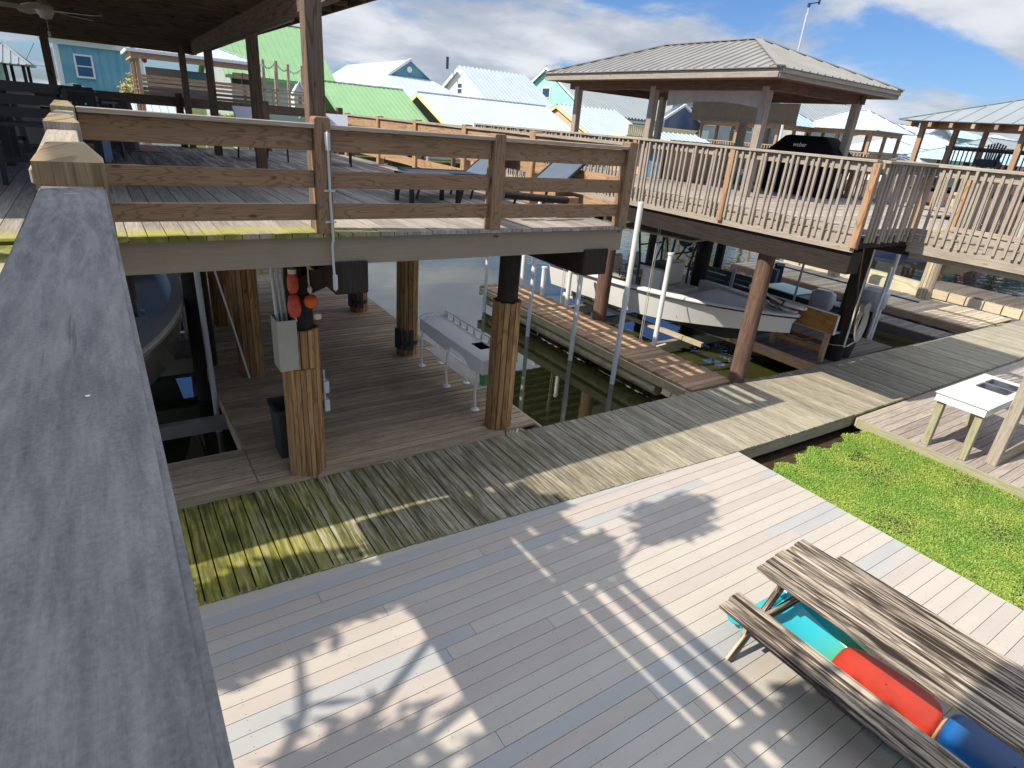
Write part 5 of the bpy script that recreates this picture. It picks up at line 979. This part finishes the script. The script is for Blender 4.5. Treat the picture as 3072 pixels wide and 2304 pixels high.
h = gable_x('boathouse', 'low green metal roofed boathouse across the canal', 'boathouse', 11.3, 16.5, 38, 5.52, 33.4, 3.5, 'graywall', 'rgreen', walls=False, trim='rgreen', ribsp=.3, rib=.03); posts(h, [(11.8, 34), (14, 34), (16, 34), (11.8, 41), (16, 41)], -.9, 3.6, .2, 'redpile')
h = gable_x('boathouse', 'low brilliant white metal roofed boathouse with yellow trim', 'boathouse', 16.5, 26.0, 36, 5.42, 31.4, 3.55, 'tanwall', 'rwhite', trim='ytrim', walls=False, ribsp=.3, rib=.015); posts(h, [(17, 32), (20, 32), (23, 32), (25.5, 32), (17, 38), (25.5, 38)], -.9, 3.7, .2, 'redpile')
h = gable_x('boathouse', 'low blue striped metal roofed boathouse with tan gable and yellow trim', 'boathouse', 26.9, 32.2, 36, 5.62, 31.4, 3.7, 'tanwall', 'rstripe', trim='ytrim', ribsp=.36, rib=.12, walls=False); b = MB(); b.prism([(27.1, 32, 3.85), (27.1, 39.8, 3.85), (27.1, 36, 5.45)], (.1, 0, 0)); b.build('gable_wall', M['tanwall'], h); posts(h, [(27.3, 32), (31.8, 32), (27.3, 38), (31.8, 38)], -.9, 3.8, .2, 'redpile')
h = gable_x('house', 'large house with tall green metal roof behind the brown porch post', 'house', 7.4, 14.4, 50, 9.25, 44, 5.55, 'graywall', 'rgreen', ribsp=.4, rib=.03, trim='rgreen')
h = gable_x('house', 'cream house with blue striped metal roof and one small gable window', 'house', 23.4, 29.6, 44, 7.66, 38.6, 4.9, 'cream', 'rstripe', ribsp=.36, rib=.19); window(h, 'w', 23.75, (43.7, 44.35), 5.95, 6.6, .02, 'glass', True)
b = MB(); b.cyl((22.9, 44.6, 7.5), (22.9, 44.6, 8.3), .1); b.build('chimney', M['wire'], h)
h = gable_x('house', 'mint green house with striped gray roof behind the near gazebo', 'house', 32.2, 41.2, 45, 8.75, 38.4, 5.2, 'mint', 'rgray2', ribsp=.36, rib=.19); window(h, 'w', 32.55, (44.6, 45.6), 5.7, 7.1, .16)
# white house with teal gable
o = T('house', 'white metal roofed house with a small teal gable and round vent', 'house', (20.5, 50, 0)); b = MB(); zr = 7.88; ze = 4.95
roof_poly(b, (16.0, 42.4, ze), (24.9, 42.4, ze), (22.25, 46, 6.72), (18.85, 46, 6.72), .4, .02, .05, .03)
for sg in (-1, 1):
    xe, xg = (16.0, 18.85) if sg < 0 else (24.9, 22.25); P = [V((xe, 42.4, ze)), V((xg, 46, 6.72)), V((20.55, 46, zr)), V((20.55, 60, zr)), V((xe, 60, ze))]; b.prism(P, (0, 0, -.04))
b.build('roof', M['rwhite'], o); b = MB(); b.prism([(18.9, 46.12, 6.7), (22.2, 46.12, 6.7), (20.55, 46.12, 7.8)], (0, .1, 0)); g_ = b.build('gable_wall', M['teal'], o)
b = MB(); b.beam((18.75, 45.95, 6.68), (20.55, 45.95, zr+.02), .14, .16); b.beam((22.35, 45.95, 6.68), (20.55, 45.95, zr+.02), .14, .16); b.build('rake_trim', M['trim'], o)
b = MB(); b.cyl((20.5, 46.11, 7.22), (20.5, 46.0, 7.22), .2, n=20); b.build('round_vent', M['trim'], g_); b = MB(); b.box(16.5, 42.9, -.05, 24.4, 59.6, ze+.1); b.build('wall', M['whitewall'], o)
# blue house
o = T('house', 'blue board sided house with white trimmed roof and a dark blue window', 'house', (1, 50, 0)); b = MB(); b.box(-1.05, 47, -.05, 3.25, 54, 6.62); b.build('wall', M['blue'], o); b = MB()
x = -.95
while x < 3.2: b.box(x, 46.96, -.05, x+.05, 46.999, 6.4, (0, 0, 1)); x += .41
b.build('battens', M['blue'], o); b = MB(); b.box(-1.08, 46.9, -.05, -.85, 46.998, 6.4, (0, 0, 1)); b.box(3.05, 46.9, -.05, 3.28, 46.998, 6.4, (0, 0, 1)); b.box(-1.3, 46.88, 6.25, 3.5, 46.995, 6.62); b.build('wall_trim', M['trim'], o)
b = MB(); roof_poly(b, (-1.5, 46.5, 6.66), (1.9, 46.5, 6.66), (1.9, 50.4, 7.5), (-1.5, 50.4, 7.5), .4, .04, .08, .06); b.build('roof', M['rwhite'], o); b = MB(); b.box(1.92, 47.2, 6.5, 3.2, 50, 7.25); b.build('dormer_wall', M['blue'], o); b = MB(); b.box(1.9, 46.6, 7.26, 3.5, 50.3, 7.34); b.build('dormer_roof', M['rwhite'], o); window(o, 's', 46.95, (-.12, .62), 4.68, 5.74, .1, 'bluepane')
# blue house lean-to piece on the left
b = MB(); b.cyl((-1.25, 46.5, 4.4), (-1.25, 46.5, 6.0), .12, n=10); tag(b.build('meter_pipe', M['conduit']), 'gray service pipe at the left corner of the blue house', 'pipe')
# wooden gazebo across the canal
o = T('gazebo', 'wooden gazebo with white metal roof in front of the blue house', 'gazebo', (4.8, 40, 3.9)); hip_roof(o, 2.0, 8.2, 37.4, 42.0, 5.95, 6.75, 4.4, 5.8, axis='x', mat='rwhite', ribsp=.35, rib=.03)
b = MB(); b.box(2.15, 37.5, 5.6, 8.1, 37.62, 5.9); b.box(2.15, 37.62, 5.6, 2.27, 41.9, 5.9); b.build('beam', M['pier'], o); b = MB(); b.box(2.0, 37.36, 5.86, 8.2, 37.42, 6.0); b.box(1.96, 37.4, 5.86, 2.02, 42, 6.0); b.build('fascia', M['trim'], o)
posts(o, [(2.4, 37.7), (5.6, 37.7), (8.0, 37.7), (2.4, 41.7), (8.0, 41.7), (2.35, 38.7), (2.35, 39.6), (2.35, 40.6)], -1., 5.6, .17, 'pier')
for z in (4.02, 4.22, 4.42, 4.62, 4.78): b = MB(); b.box(2.5, 37.66, z, 7.95, 37.7, z+.13); b.build('rail_board', M['tanpine' if z > 4.3 else 'redpile'], o)
b = MB(); b.box(2.2, 37.5, 3.75, 8.2, 42, 3.93); b.build('floor', M['darkpier'], o)
b = MB(); 
for i in range(5):
    for j in range(4): b.lathe([(0, 0), (.05, .03), (.05, .07), (0, .1)], (2.33, 37.9+.0+i*.75, 4.0+j*.2), 8)
b.build('carved_panel', M['tanpine'], o)
b = MB(); b.box(3.0, 41.8, 3.93, 4.9, 41.86, 5.4); b.build('back_wall', M['canvas'], o); b = MB(); b.box(4.92, 41.75, 3.93, 6.0, 41.84, 5.4); b.build('back_wall', M['blue'], o)
b = MB(); b.lathe([(0, -.12), (.1, -.06), (.13, .05), (.06, .14), (0, .15)], (2.75, 38.2, 5.55), 12); tag(b.build('hanging_basket', M['redpl'], smooth=True), 'red hanging basket under the corner of the wooden gazebo', 'basket')
o = T('pot_shelf', 'stack of wooden traps on the gazebo railing across the canal', 'traps', (7.1, 38, 4.9)); 
for i, (x, z, m_) in enumerate(((6.7, 4.92, 'dark'), (7.2, 4.92, 'dark'), (6.75, 5.2, 'pier'), (7.2, 5.2, 'pier'))): b = MB(); b.box(x, 37.7, z, x+.42, 38.0, z+.24); b.build('trap', M[m_], o)
# left small deck house with roof
o = T('pavilion', 'small pavilion with ribbed pale roof at the far left edge', 'pavilion', (-3.6, 42, 0)); hip_roof(o, -6.5, -2.0, 40, 44.5, 4.85, 5.75, -5.5, -3.0, axis='x', mat='rgray2', ribsp=.3, rib=.04); posts(o, [(-3.0, 40.4), (-2.3, 40.4), (-3.0, 44), (-2.3, 44)], 0, 4.85, .14, 'dark'); b = MB(); b.box(-6, 42, 0, -3.3, 44.2, 4.8); b.build('wall', M['mint'], o)
b = MB(); b.box(-4, 39.9, 3.9, -2.1, 39.95, 4.0); b.box(-4, 39.9, 3.5, -2.1, 39.95, 3.55); b.build('rail', M['dark'], o)
for (x0, x1, y, zr, ze, lb) in ((-1.6, .8, 38, 4.25, 3.9, 'small white gable roof peeking over the back railing below the blue house'), (.4, 4.2, 35.5, 3.95, 3.2, 'white ribbed roof seen under the back railing top board')):
    o = T('shed', lb, 'shed', ((x0+x1)/2, y, 0)); b = MB(); xm = (x0+x1)/2
    if zr > 4: b.prism([(x0, y, ze), (x1, y, ze), (xm, y, zr)], (0, 3, 0))
    else: roof_poly(b, (x0, y, ze-.6), (x1+1.4, y, ze-.6), (x1-.9, y+3, zr), (x0, y+3, zr), .35, .03, .06)
    b.build('roof', M['rwhite'], o); b = MB(); b.box(x0+.2, y+.2, -.05, x1-.2, y+2.8, ze-.7); b.build('wall', M['whitewall'], o)
# deck with tall posts and string lights
o = T('post_deck', 'gray deck with tall bare posts and string lights before the green house', 'deck', (10, 40, 3.9)); b = MB(); b.box(8.3, 39.8, 3.75, 12.2, 43, 3.92); b.build('floor', M['darkpier'], o)
posts(o, [(8.75, 39.9), (9.45, 39.85), (9.9, 42), (10.6, 41.8), (11.35, 41.5)], 3.92, 6.35, .15, 'palepier'); posts(o, [(9.2, 39.85), (11.0, 39.85), (12.1, 39.85)], 3.92, 4.85, .12, 'palepier'); posts(o, [(8.5, 40.2), (12, 40.2), (8.5, 42.6), (12, 42.6)], -1., 3.75, .2, 'redpile')
for z in (4.08, 4.35, 4.62): b = MB(); b.box(8.4, 39.82, z, 12.2, 39.86, z+.13); b.build('rail_board', M['palepier'], o)
b = MB(); b.box(8.4, 39.76, 4.82, 12.2, 39.96, 4.87); b.build('cap', M['tanpine'], o)
pts = [(8.75, 39.9, 6.1), (9.45, 39.85, 6.3), (10.6, 41.8, 6.1), (11.35, 41.5, 6.2)]; b = MB()
for (p, q) in zip(pts, pts[1:]):
    P = [V(p).lerp(V(q), i/10)-V((0, 0, .22*sin(pi*i/10))) for i in range(11)]; b.tube(P, .012, 4)
    for k in P[1:-1:1]: b.lathe([(0, -.09), (.03, -.06), (.0, 0)], k, 6)
tag(b.build('string_lights', M['wire']), 'string of small bulbs hung between the tall bare deck posts', 'lights')
o = T('playhouse', 'small white gabled playhouse on the gray deck across the canal', 'playhouse', (10.9, 40.8, 3.9)); b = MB(); b.prism([(10.55, 40.5, 3.93), (11.25, 40.5, 3.93), (11.25, 40.5, 4.75), (10.9, 40.5, 5.3), (10.55, 40.5, 4.75)], (0, .8, 0)); b.build('wall', M['whitewall'], o); b = MB(); b.beam((10.42, 40.45, 4.6), (10.9, 40.45, 5.4), .1, .1); b.beam((11.38, 40.45, 4.6), (10.9, 40.45, 5.4), .1, .1); b.build('roof_trim', M['trim'], o); b = MB(); b.box(10.8, 40.48, 4.1, 11.0, 40.499, 4.6); b.build('door', M['tanpine'], o)
# moored things under the boathouses
for i, (x, y, s_, lb) in enumerate(((9.6, 31.5, 1, 'small white boat floating before the green boathouse'), (13.6, 31.8, .9, 'small dark hulled boat floating right of the white one across the canal'))):
    q = LT('skiff', lb, 'boat', (x-2, y, -.62), .05, 'skiffs across the canal'); boat_hull(q, 5*s_, .9, .8, .95, 0, (M['boatw'] if i == 0 else plain('dark_skiff', (.02, .03, .06), .3), M['boatd'], M['boatw']), floor=.4)
fd = T('far_dock', 'long pale dock along the far canal bank', 'dock', (15, 46.5, 0)); b = MB(); b.box(-10, 46.2, -.1, 60, 47.29, .1); b.build('planks', M['palepier'], fd)
for x in range(-6, 58, 4): b = MB(); b.cyl((x+.3, 46.3, -1), (x+.3, 46.3, 1.4+(x*7 % 5)*.2), .13, n=8); b.build('pile', M['palepier'], fd)
# bush
def foliage(name, label, cat, c, rx, ry, rz, n, cols, s=.12, trunk=None, grp=None, seed=1, hollow=.3, clump=14, asp=.32, down=0):
    rnd = random.Random(seed); o = T(name, label, cat, (c[0], c[1], trunk[0][2] if trunk else c[2]-rz), grp); C_ = []
    for i in range(clump):
        while True:
            p = V((rnd.uniform(-1, 1), rnd.uniform(-1, 1), rnd.uniform(-1, 1)))
            if hollow < p.length < 1: break
        C_.append(p)
    vs_, fs = [], []
    for i in range(n):
        q = rnd.choice(C_)+V((rnd.gauss(0, .2), rnd.gauss(0, .2), rnd.gauss(0, .2))); p = V((c[0]+q.x*rx, c[1]+q.y*ry, c[2]+q.z*rz)); a = V((rnd.gauss(0, 1), rnd.gauss(0, 1), rnd.gauss(0, .7))).normalized(); t_ = a.orthogonal().normalized(); L = s*rnd.uniform(.6, 1.4); w = L*asp; k = len(vs_)
        vs_ += [tuple(p-a*L), tuple(p+t_*w), tuple(p+a*L), tuple(p-t_*w)]; fs.append((k, k+1, k+2, k+3))
    t = NT(name+'_leaves'); g = t.new('ShaderNodeNewGeometry'); t.col(t.mix(g.outputs['Random Per Island'], cols[0], cols[1])); t.rough(.6)
    me = bpy.data.meshes.new('crown'); me.from_pydata(vs_, [], fs); me.materials.append(t.mat); ob = bpy.data.objects.new('crown', me); COL.objects.link(ob); setpar(ob, o)
    if trunk:
        b = MB(); b.tube(trunk, [.11*(1-.6*i/len(trunk)) for i in range(len(trunk))], 8)
        for q in C_[:9]: e = V((c[0]+q.x*rx*.8, c[1]+q.y*ry*.8, c[2]+q.z*rz*.8)); m_ = V(trunk[-1]).lerp(e, .5)+V((0, 0, -.08)); b.tube([trunk[-1], m_, e], [.045, .03, .012], 6)
        b.build('trunk', M['porch'], o, smooth=True)
    return o
foliage('shrub', 'yellow green flowering shrub before the blue house', 'shrub', (2.15, 41, 4.35), .55, .5, .6, 1500, ((.35, .36, .06), (.5, .38, .2)), .09, seed=4); foliage('shrub', 'green shrub between the yellow shrub and the wooden gazebo', 'shrub', (2.7, 40, 3.9), .5, .5, .5, 1200, ((.07, .16, .03), (.2, .32, .06)), .09, seed=5)
foliage('shrub', 'green plants seen under the railing left of the big porch post', 'shrub', (5.6, 36, 3.0), 1.6, .5, .5, 2200, ((.09, .2, .03), (.3, .38, .08)), .1, seed=6)
# power pole wires on the left
o = T('power_lines', 'thin black power lines in the sky at the far left', 'wires', (-6, 45, 6))
for (p, q, s_) in (((-9, 46, 6.95), (-2.05, 46, 6.95), .12), ((-2.05, 46, 6.95), (-1.6, 46, 6.3), -.05), ((-9, 46, 4.9), (-1.4, 46, 5.0), .05), ((-1.9, 46, 6.1), (-2.6, 46, 4.9), 0)):
    b = MB(); b.tube([V(p).lerp(V(q), i/8)-V((0, 0, s_*sin(pi*i/8))) for i in range(9)], .014, 4); b.build('wire', M['wire'], o)
# the whole far bank stands well back across the wide canal
for o_ in list(bpy.data.objects):
    if o_.parent is None and o_.get('category') in ('house', 'boathouse', 'shed', 'shrub', 'pipe') and o_.location.length > 20 and 'deck' not in o_.get('label', '').split(' ')[:1]:
        k_ = 1.45; o_.location = CAM+(o_.location-CAM)*k_; o_.scale = (k_, k_, k_)
# ------------------------------------------------------------------ right background
def gaz(label, x0, x1, y0, y1, ze, zr, mat, fl=3.3, axis='y', post='pier', ins=None, rails=True, grp=None, w=.17, ribsp=.5):
    o = T('gazebo', label, 'gazebo', ((x0+x1)/2, (y0+y1)/2, fl), grp)
    if axis == 'y': r0, r1 = y0+(x1-x0)*.5*.9, y1-(x1-x0)*.5*.9; 
    else: r0, r1 = x0+(y1-y0)*.45, x1-(y1-y0)*.45
    if r1 < r0: r0 = r1 = (r0+r1)/2; r1 += .05
    hip_roof(o, x0, x1, y0, y1, ze, zr, r0, r1, axis=axis, mat=mat, ribsp=ribsp, rib=.03)
    xs, ys = (x0+.7, (x0+x1)/2, x1-.7), (y0+.7, (y0+y1)/2, y1-.7)
    posts(o, [(a, c) for a in xs for c in ys if not (a == xs[1] and c == ys[1])], .0 if fl > 2 else fl, ze-.02, w, post)
    b = MB(); b.box(x0+.6, y0+.6, ze-.28, x0+.76, y1-.6, ze-.01); b.box(x0+.77, y0+.6, ze-.28, x1-.6, y0+.76, ze-.01); b.build('beam', M[post], o)
    b = MB(); b.box(x0+.3, y0+.3, fl-.25, x1-.3, y1-.3, fl); b.build('floor', M['redpile'], o)
    if rails:
        b = MB(); b.box(x0+.4, y0+.3, fl+.9, x0+.5, y1-.3, fl+.96); b.build('rail', M[post], o); b = MB(); b.box(x0+.51, y0+.3, fl+.9, x1-.3, y0+.4, fl+.96); b.build('rail', M[post], o)
        y = y0+.4
        b = MB()
        while y < y1-.4: b.box(x0+.42, y, fl, x0+.46, y+.05, fl+.9, (0, 0, 1)); y += .2
        b.build('baluster_row', M[post], o); b = MB(); x = x0+.6
        while x < x1-.4: b.box(x, y0+.33, fl, x+.05, y0+.37, fl+.9, (0, 0, 1)); x += .2
        b.build('baluster_row', M[post], o)
    return o
gaz('pale blue roofed gazebo seen under the near gazebo roof', 35.2, 40.0, 24.0, 31.5, 5.45, 6.75, 'rblue'); gaz('bright white roofed gazebo right of the pale blue one', 38.6, 43.5, 20.0, 25.5, 5.5, 6.7, 'rwhite')
o = gaz('wide gray metal roofed gazebo with exposed rafter tails at the right edge', 27.4, 34.8, 5.2, 13.5, 5.55, 6.75, 'rgray2', fl=3.0, axis='y', w=.18, ribsp=.6, rails=False)
b = MB(); y = 5.5
while y < 13.4: b.box(27.45, y, 5.33, 28.1, y+.12, 5.5, (1, 0, 0)); y += .75
b.build('rafter_tails', M['pier'], o)
baluster_rail('baluster_railing', 'dark baluster railing beyond the wide gazebo at the right edge', 'y', 31.6, 6.5, 13.2, (13.1, 10, 7), g1, z0=3.6, z1=4.75, sp=.17, mat='porch')
for (y, lb) in ((11.6, 'dark fan backed chair left of its twin beyond the dark railing'), (9.9, 'dark fan backed chair right of its twin beyond the dark railing')):
    b = MB(); 
    for k in range(7): b.beam((32.3+.1*abs(k-3)*.3, y-.24+k*.08, 4.2), (32.45, y-.32+k*.107, 5.05-.03*abs(k-3)), .06, .03, up=(1, 0, 0))
    b.box(31.9, y-.3, 4.2, 32.4, y+.3, 4.25); tag(b.build('fan_back_chair', M['blackpl']), lb, 'chair', 'fan backed chairs')
b = MB(); b.box(30.2, 10.6, 4.05, 30.7, 11.4, 4.35); tag(b.build('small_grill', M['black'], bevel=.06, seg=2), 'small black covered grill between the right gazebo posts', 'grill')
# houses far right and middle
h = gable_x('house', 'large house with broad gray metal roof behind the white roofed gazebo', 'house', 86.5, 109, 62, 11.6, 55, 7.5, 'graywall', 'rgray2', ribsp=1.0, rib=.12)
o = T('house', 'pale gray block of a house with white windows behind the near gazebo', 'house', (42, 38, 0)); b = MB(); b.box(38.2, 36, -.05, 50, 46, 7.6); b.build('wall', M['graywall'], o); b = MB(); b.box(37.8, 35.6, 7.62, 50.4, 46.4, 7.8); b.build('roof', M['rwhite'], o)
window(o, 's', 36, (40.2, 41.0), 5.5, 6.5); window(o, 's', 36, (42.6, 43.5), 5.4, 6.4); window(o, 's', 36, (45.6, 48.5), 5.2, 6.6)
b = MB(); b.box(38.5, 35.0, 4.0, 41.8, 35.1, 4.9); b.build('porch_rail', M['trim'], o)
o.location = CAM+(o.location-CAM)*1.7; o.scale = (1.7, 1.7, 1.7)
o = T('house', 'small navy gabled house end behind the left gazebo posts', 'house', (34.2, 33, 0)); b = MB(); b.prism([(32.4, 31.0, 4.5), (36.0, 31.0, 4.5), (36.0, 31.0, 5.2), (34.0, 31.0, 6.15), (32.4, 31.0, 5.3)], (0, .8, 0)); b.build('wall', M['navy'], o); b = MB(); b.beam((32.1, 30.9, 5.2), (34.0, 30.9, 6.25), .1, .15); b.beam((36.3, 30.9, 5.15), (34.0, 30.9, 6.25), .1, .15); b.build('rake_trim', M['trim'], o)
o = T('balcony', 'yellow picket balcony with ribbed white roof below under the near gazebo', 'balcony', (28.8, 28, 4)); b = MB(); x = 26.3
while x < 32.2: b.box(x, 27.95, 4.08, x+.1, 28, 4.62, (0, 0, 1)); x += .16
b.box(26.3, 27.93, 4.6, 32.3, 28.02, 4.68); b.box(26.3, 28.03, 4.0, 32.3, 29.5, 4.08); b.build('picket_rail', M['yellow'], o)
b = MB(); roof_poly(b, (27.0, 26.0, 3.6), (33.5, 26.0, 3.6), (32.0, 28, 4.45), (28.2, 28, 4.45), .4, .05, .09); b.build('roof', M['rstripe'], o); posts(o, [(26.5, 28.5), (32, 28.5)], -.9, 4, .2, 'redpile')
h = gable_x('house', 'gray gabled house with a small square white window at the far right', 'house', 59.4, 66.5, 30.5, 6.95, 27.5, 6.1, 'graywall', 'rwhite', ribsp=1)
o = T('house', 'gray gable front with white framed window left of the right hand gazebo', 'house', (62.5, 29, 0)); b = MB(); b.prism([(59.6, 27.0, -.0), (65.6, 27.0, 0), (65.6, 27.0, 6.0), (62.4, 27.0, 6.9), (59.6, 27.0, 6.0)], (0, .4, 0)); b.build('wall', M['graywall'], o); b = MB(); b.beam((59.0, 26.9, 5.85), (62.4, 26.9, 7.0), .2, .18); b.beam((66.2, 26.9, 5.85), (62.4, 26.9, 7.0), .2, .18); b.build('rake_trim', M['trim'], o); window(o, 's', 27, (62.0, 63.0), 5.4, 6.0, .2)
for (x0, x1, y0, y1, z1, m, lb) in ((66, 80, 28, 34, 6.9, 'mint', 'mint green flat house behind the right hand gazebo'), (82.5, 88, 28, 34, 7.0, 'coral', 'coral red house behind the right hand gazebo'), (46.5, 52, 22, 27, 5.0, 'cream', 'cream wall building behind the white roofed gazebo'), (89, 100, 26, 34, 6.6, 'whitewall', 'white house at the far right horizon')):
    o = T('house', lb, 'house', ((x0+x1)/2, y0, 0)); b = MB(); b.box(x0, y0, -.05, x1, y1, z1-.6); b.build('wall', M[m], o); hip_roof(o, x0-.5, x1+.5, y0-.5, y1+.5, z1-.6, z1+.4, x0+2.5, x1-2.5, axis='x', mat='rwhite' if m != 'mint' else 'rblue', ribsp=1)
    for k in range(int((x1-x0)//3)): window(o, 's', y0, (x0+1+k*3, x0+1.8+k*3), z1-1.9, z1-1.0)
for (x0, x1, y0, y1, ze, zr, m, lb) in ((46, 66, 16.5, 22, 4.25, 5.35, 'rblue', 'low pale blue hip roof between the two gazebos'), (52, 60, 22.5, 28, 4.9, 6.1, 'rwhite', 'low white hip roof beside the near gazebo corner post'), (60, 76, 20.5, 26, 4.9, 6.3, 'rgray2', 'gray hip roof left of the right hand gazebo post'), (70, 92, 18, 24, 4.9, 6.2, 'rsky', 'long sky blue roof behind the right hand gazebo railing'), (34, 37.5, 14.5, 18.5, 3.4, 4.2, 'rwhite', 'very low white roof just above the pale railing')):
    o = T('boathouse', lb, 'boathouse', ((x0+x1)/2, y0, 0)); hip_roof(o, x0, x1, y0, y1, ze, zr, x0+2.6, x1-2.6, axis='x', mat=m, ribsp=.8); posts(o, [(a, c) for a in (x0+.5, (x0+x1)/2, x1-.5) for c in (y0+.5, y1-.5)], -.9, ze, .2, 'redpile')
o = T('wind_vane', 'tall leaning pole with a small wind sensor arm behind the near gazebo', 'pole', (23.4, 21, 3)); p0 = ony(2395, 150, 21); p1 = ony(2428, 12, 21); d_ = (p1-p0); b = MB(); b.tube([p0-d_*1.3, p0, p0.lerp(p1, .78), p0.lerp(p1, .8)+V((.05, 0, 0)), p1], .045, 8); b.build('mast', M['conduit'], o, smooth=True); b = MB(); q = ony(2458, 6, 21); b.tube([p1, q], .03, 6); b.cyl(q-V((0, 0, .1)), q+V((0, 0, .14)), .05); b.cyl(p1-V((0, 0, .12)), p1+V((0, 0, .04)), .07); b.build('sensor_arm', M['wire'], o)
for (a, lb) in (((2365, 1.), 'white guide pole behind the near gazebo right of its corner post'),):
    p0 = ony(2335, 445, 14); p1 = ony(2362, 302, 14); b = MB(); b.tube([p0-(p1-p0)*1.5, p1], .045, 8); tag(b.build('guide_pole', M['pvc'], smooth=True), lb, 'pole')
# ================================================================== TREE beside the camera (throws the dappled shade)
tr = foliage('tree', 'leafy tree beside the balcony left of the camera', 'tree', (-3.9, 2.5, 5.05), 1.2, 1.0, .75, 1500, ((.05, .12, .02), (.12, .2, .04)), .17, asp=.24, trunk=[(-4.6, 2.6, -.2), (-4.5, 2.7, 2), (-4.35, 2.8, 3.8), (-4.2, 2.9, 4.6)], seed=8, hollow=.55, clump=10)
for (c_, rx, ry, rz, n, sd_) in (((-3.9, 4.95, 4.75), 1.3, .5, .7, 3200, 2), ((-1.5, 1.45, 5.45), .45, .6, .35, 1500, 3), ((-1.75, 5.35, 4.95), .55, .35, .4, 1500, 7), ((-1.3, 4.45, 4.95), .28, .42, .3, 330, 9), ((-.62, 4.42, 5.6), .5, .36, .32, 520, 5)):  # unseen leaf clusters added to shade the rail cap and dapple the patio
    f_ = foliage('shade_cluster', 'x', 'x', c_, rx, ry, rz, n, ((.05, .12, .02), (.12, .2, .04)), .13, seed=sd_, hollow=.1, clump=14); cr = f_.children[0]; cr.parent = tr; cr.matrix_parent_inverse = root_inv(tr); bpy.data.objects.remove(f_)
b = MB()
for e in ((-3.9, 4.95, 4.75), (-1.75, 5.35, 4.95), (-1.5, 1.45, 5.45), (-.62, 4.42, 5.6)): b.tube([(-4.3, 2.8, 4.2), V((-4.3, 2.8, 4.2)).lerp(V(e), .5)+V((0, 0, .25)), e], [.05, .035, .015], 6)
b.build('branches', M['porch'], tr, smooth=True)
# own house behind the camera
oh_ = T('house', 'own two storey house standing left of and behind the viewpoint', 'house', (-5, -4, 0)); b = MB(); b.box(-9, -10, -.2, -1.9, 1.3, 7.4); b.build('wall', M['whitewall'], oh_); hip_roof(oh_, -9.6, -1.45, -10.6, 1.45, 7.4, 9.9, -6, -3.2, axis='y', mat='rgray2', ribsp=.4)
window(oh_, 's', -10, (-4, -3), 4, 5.4)
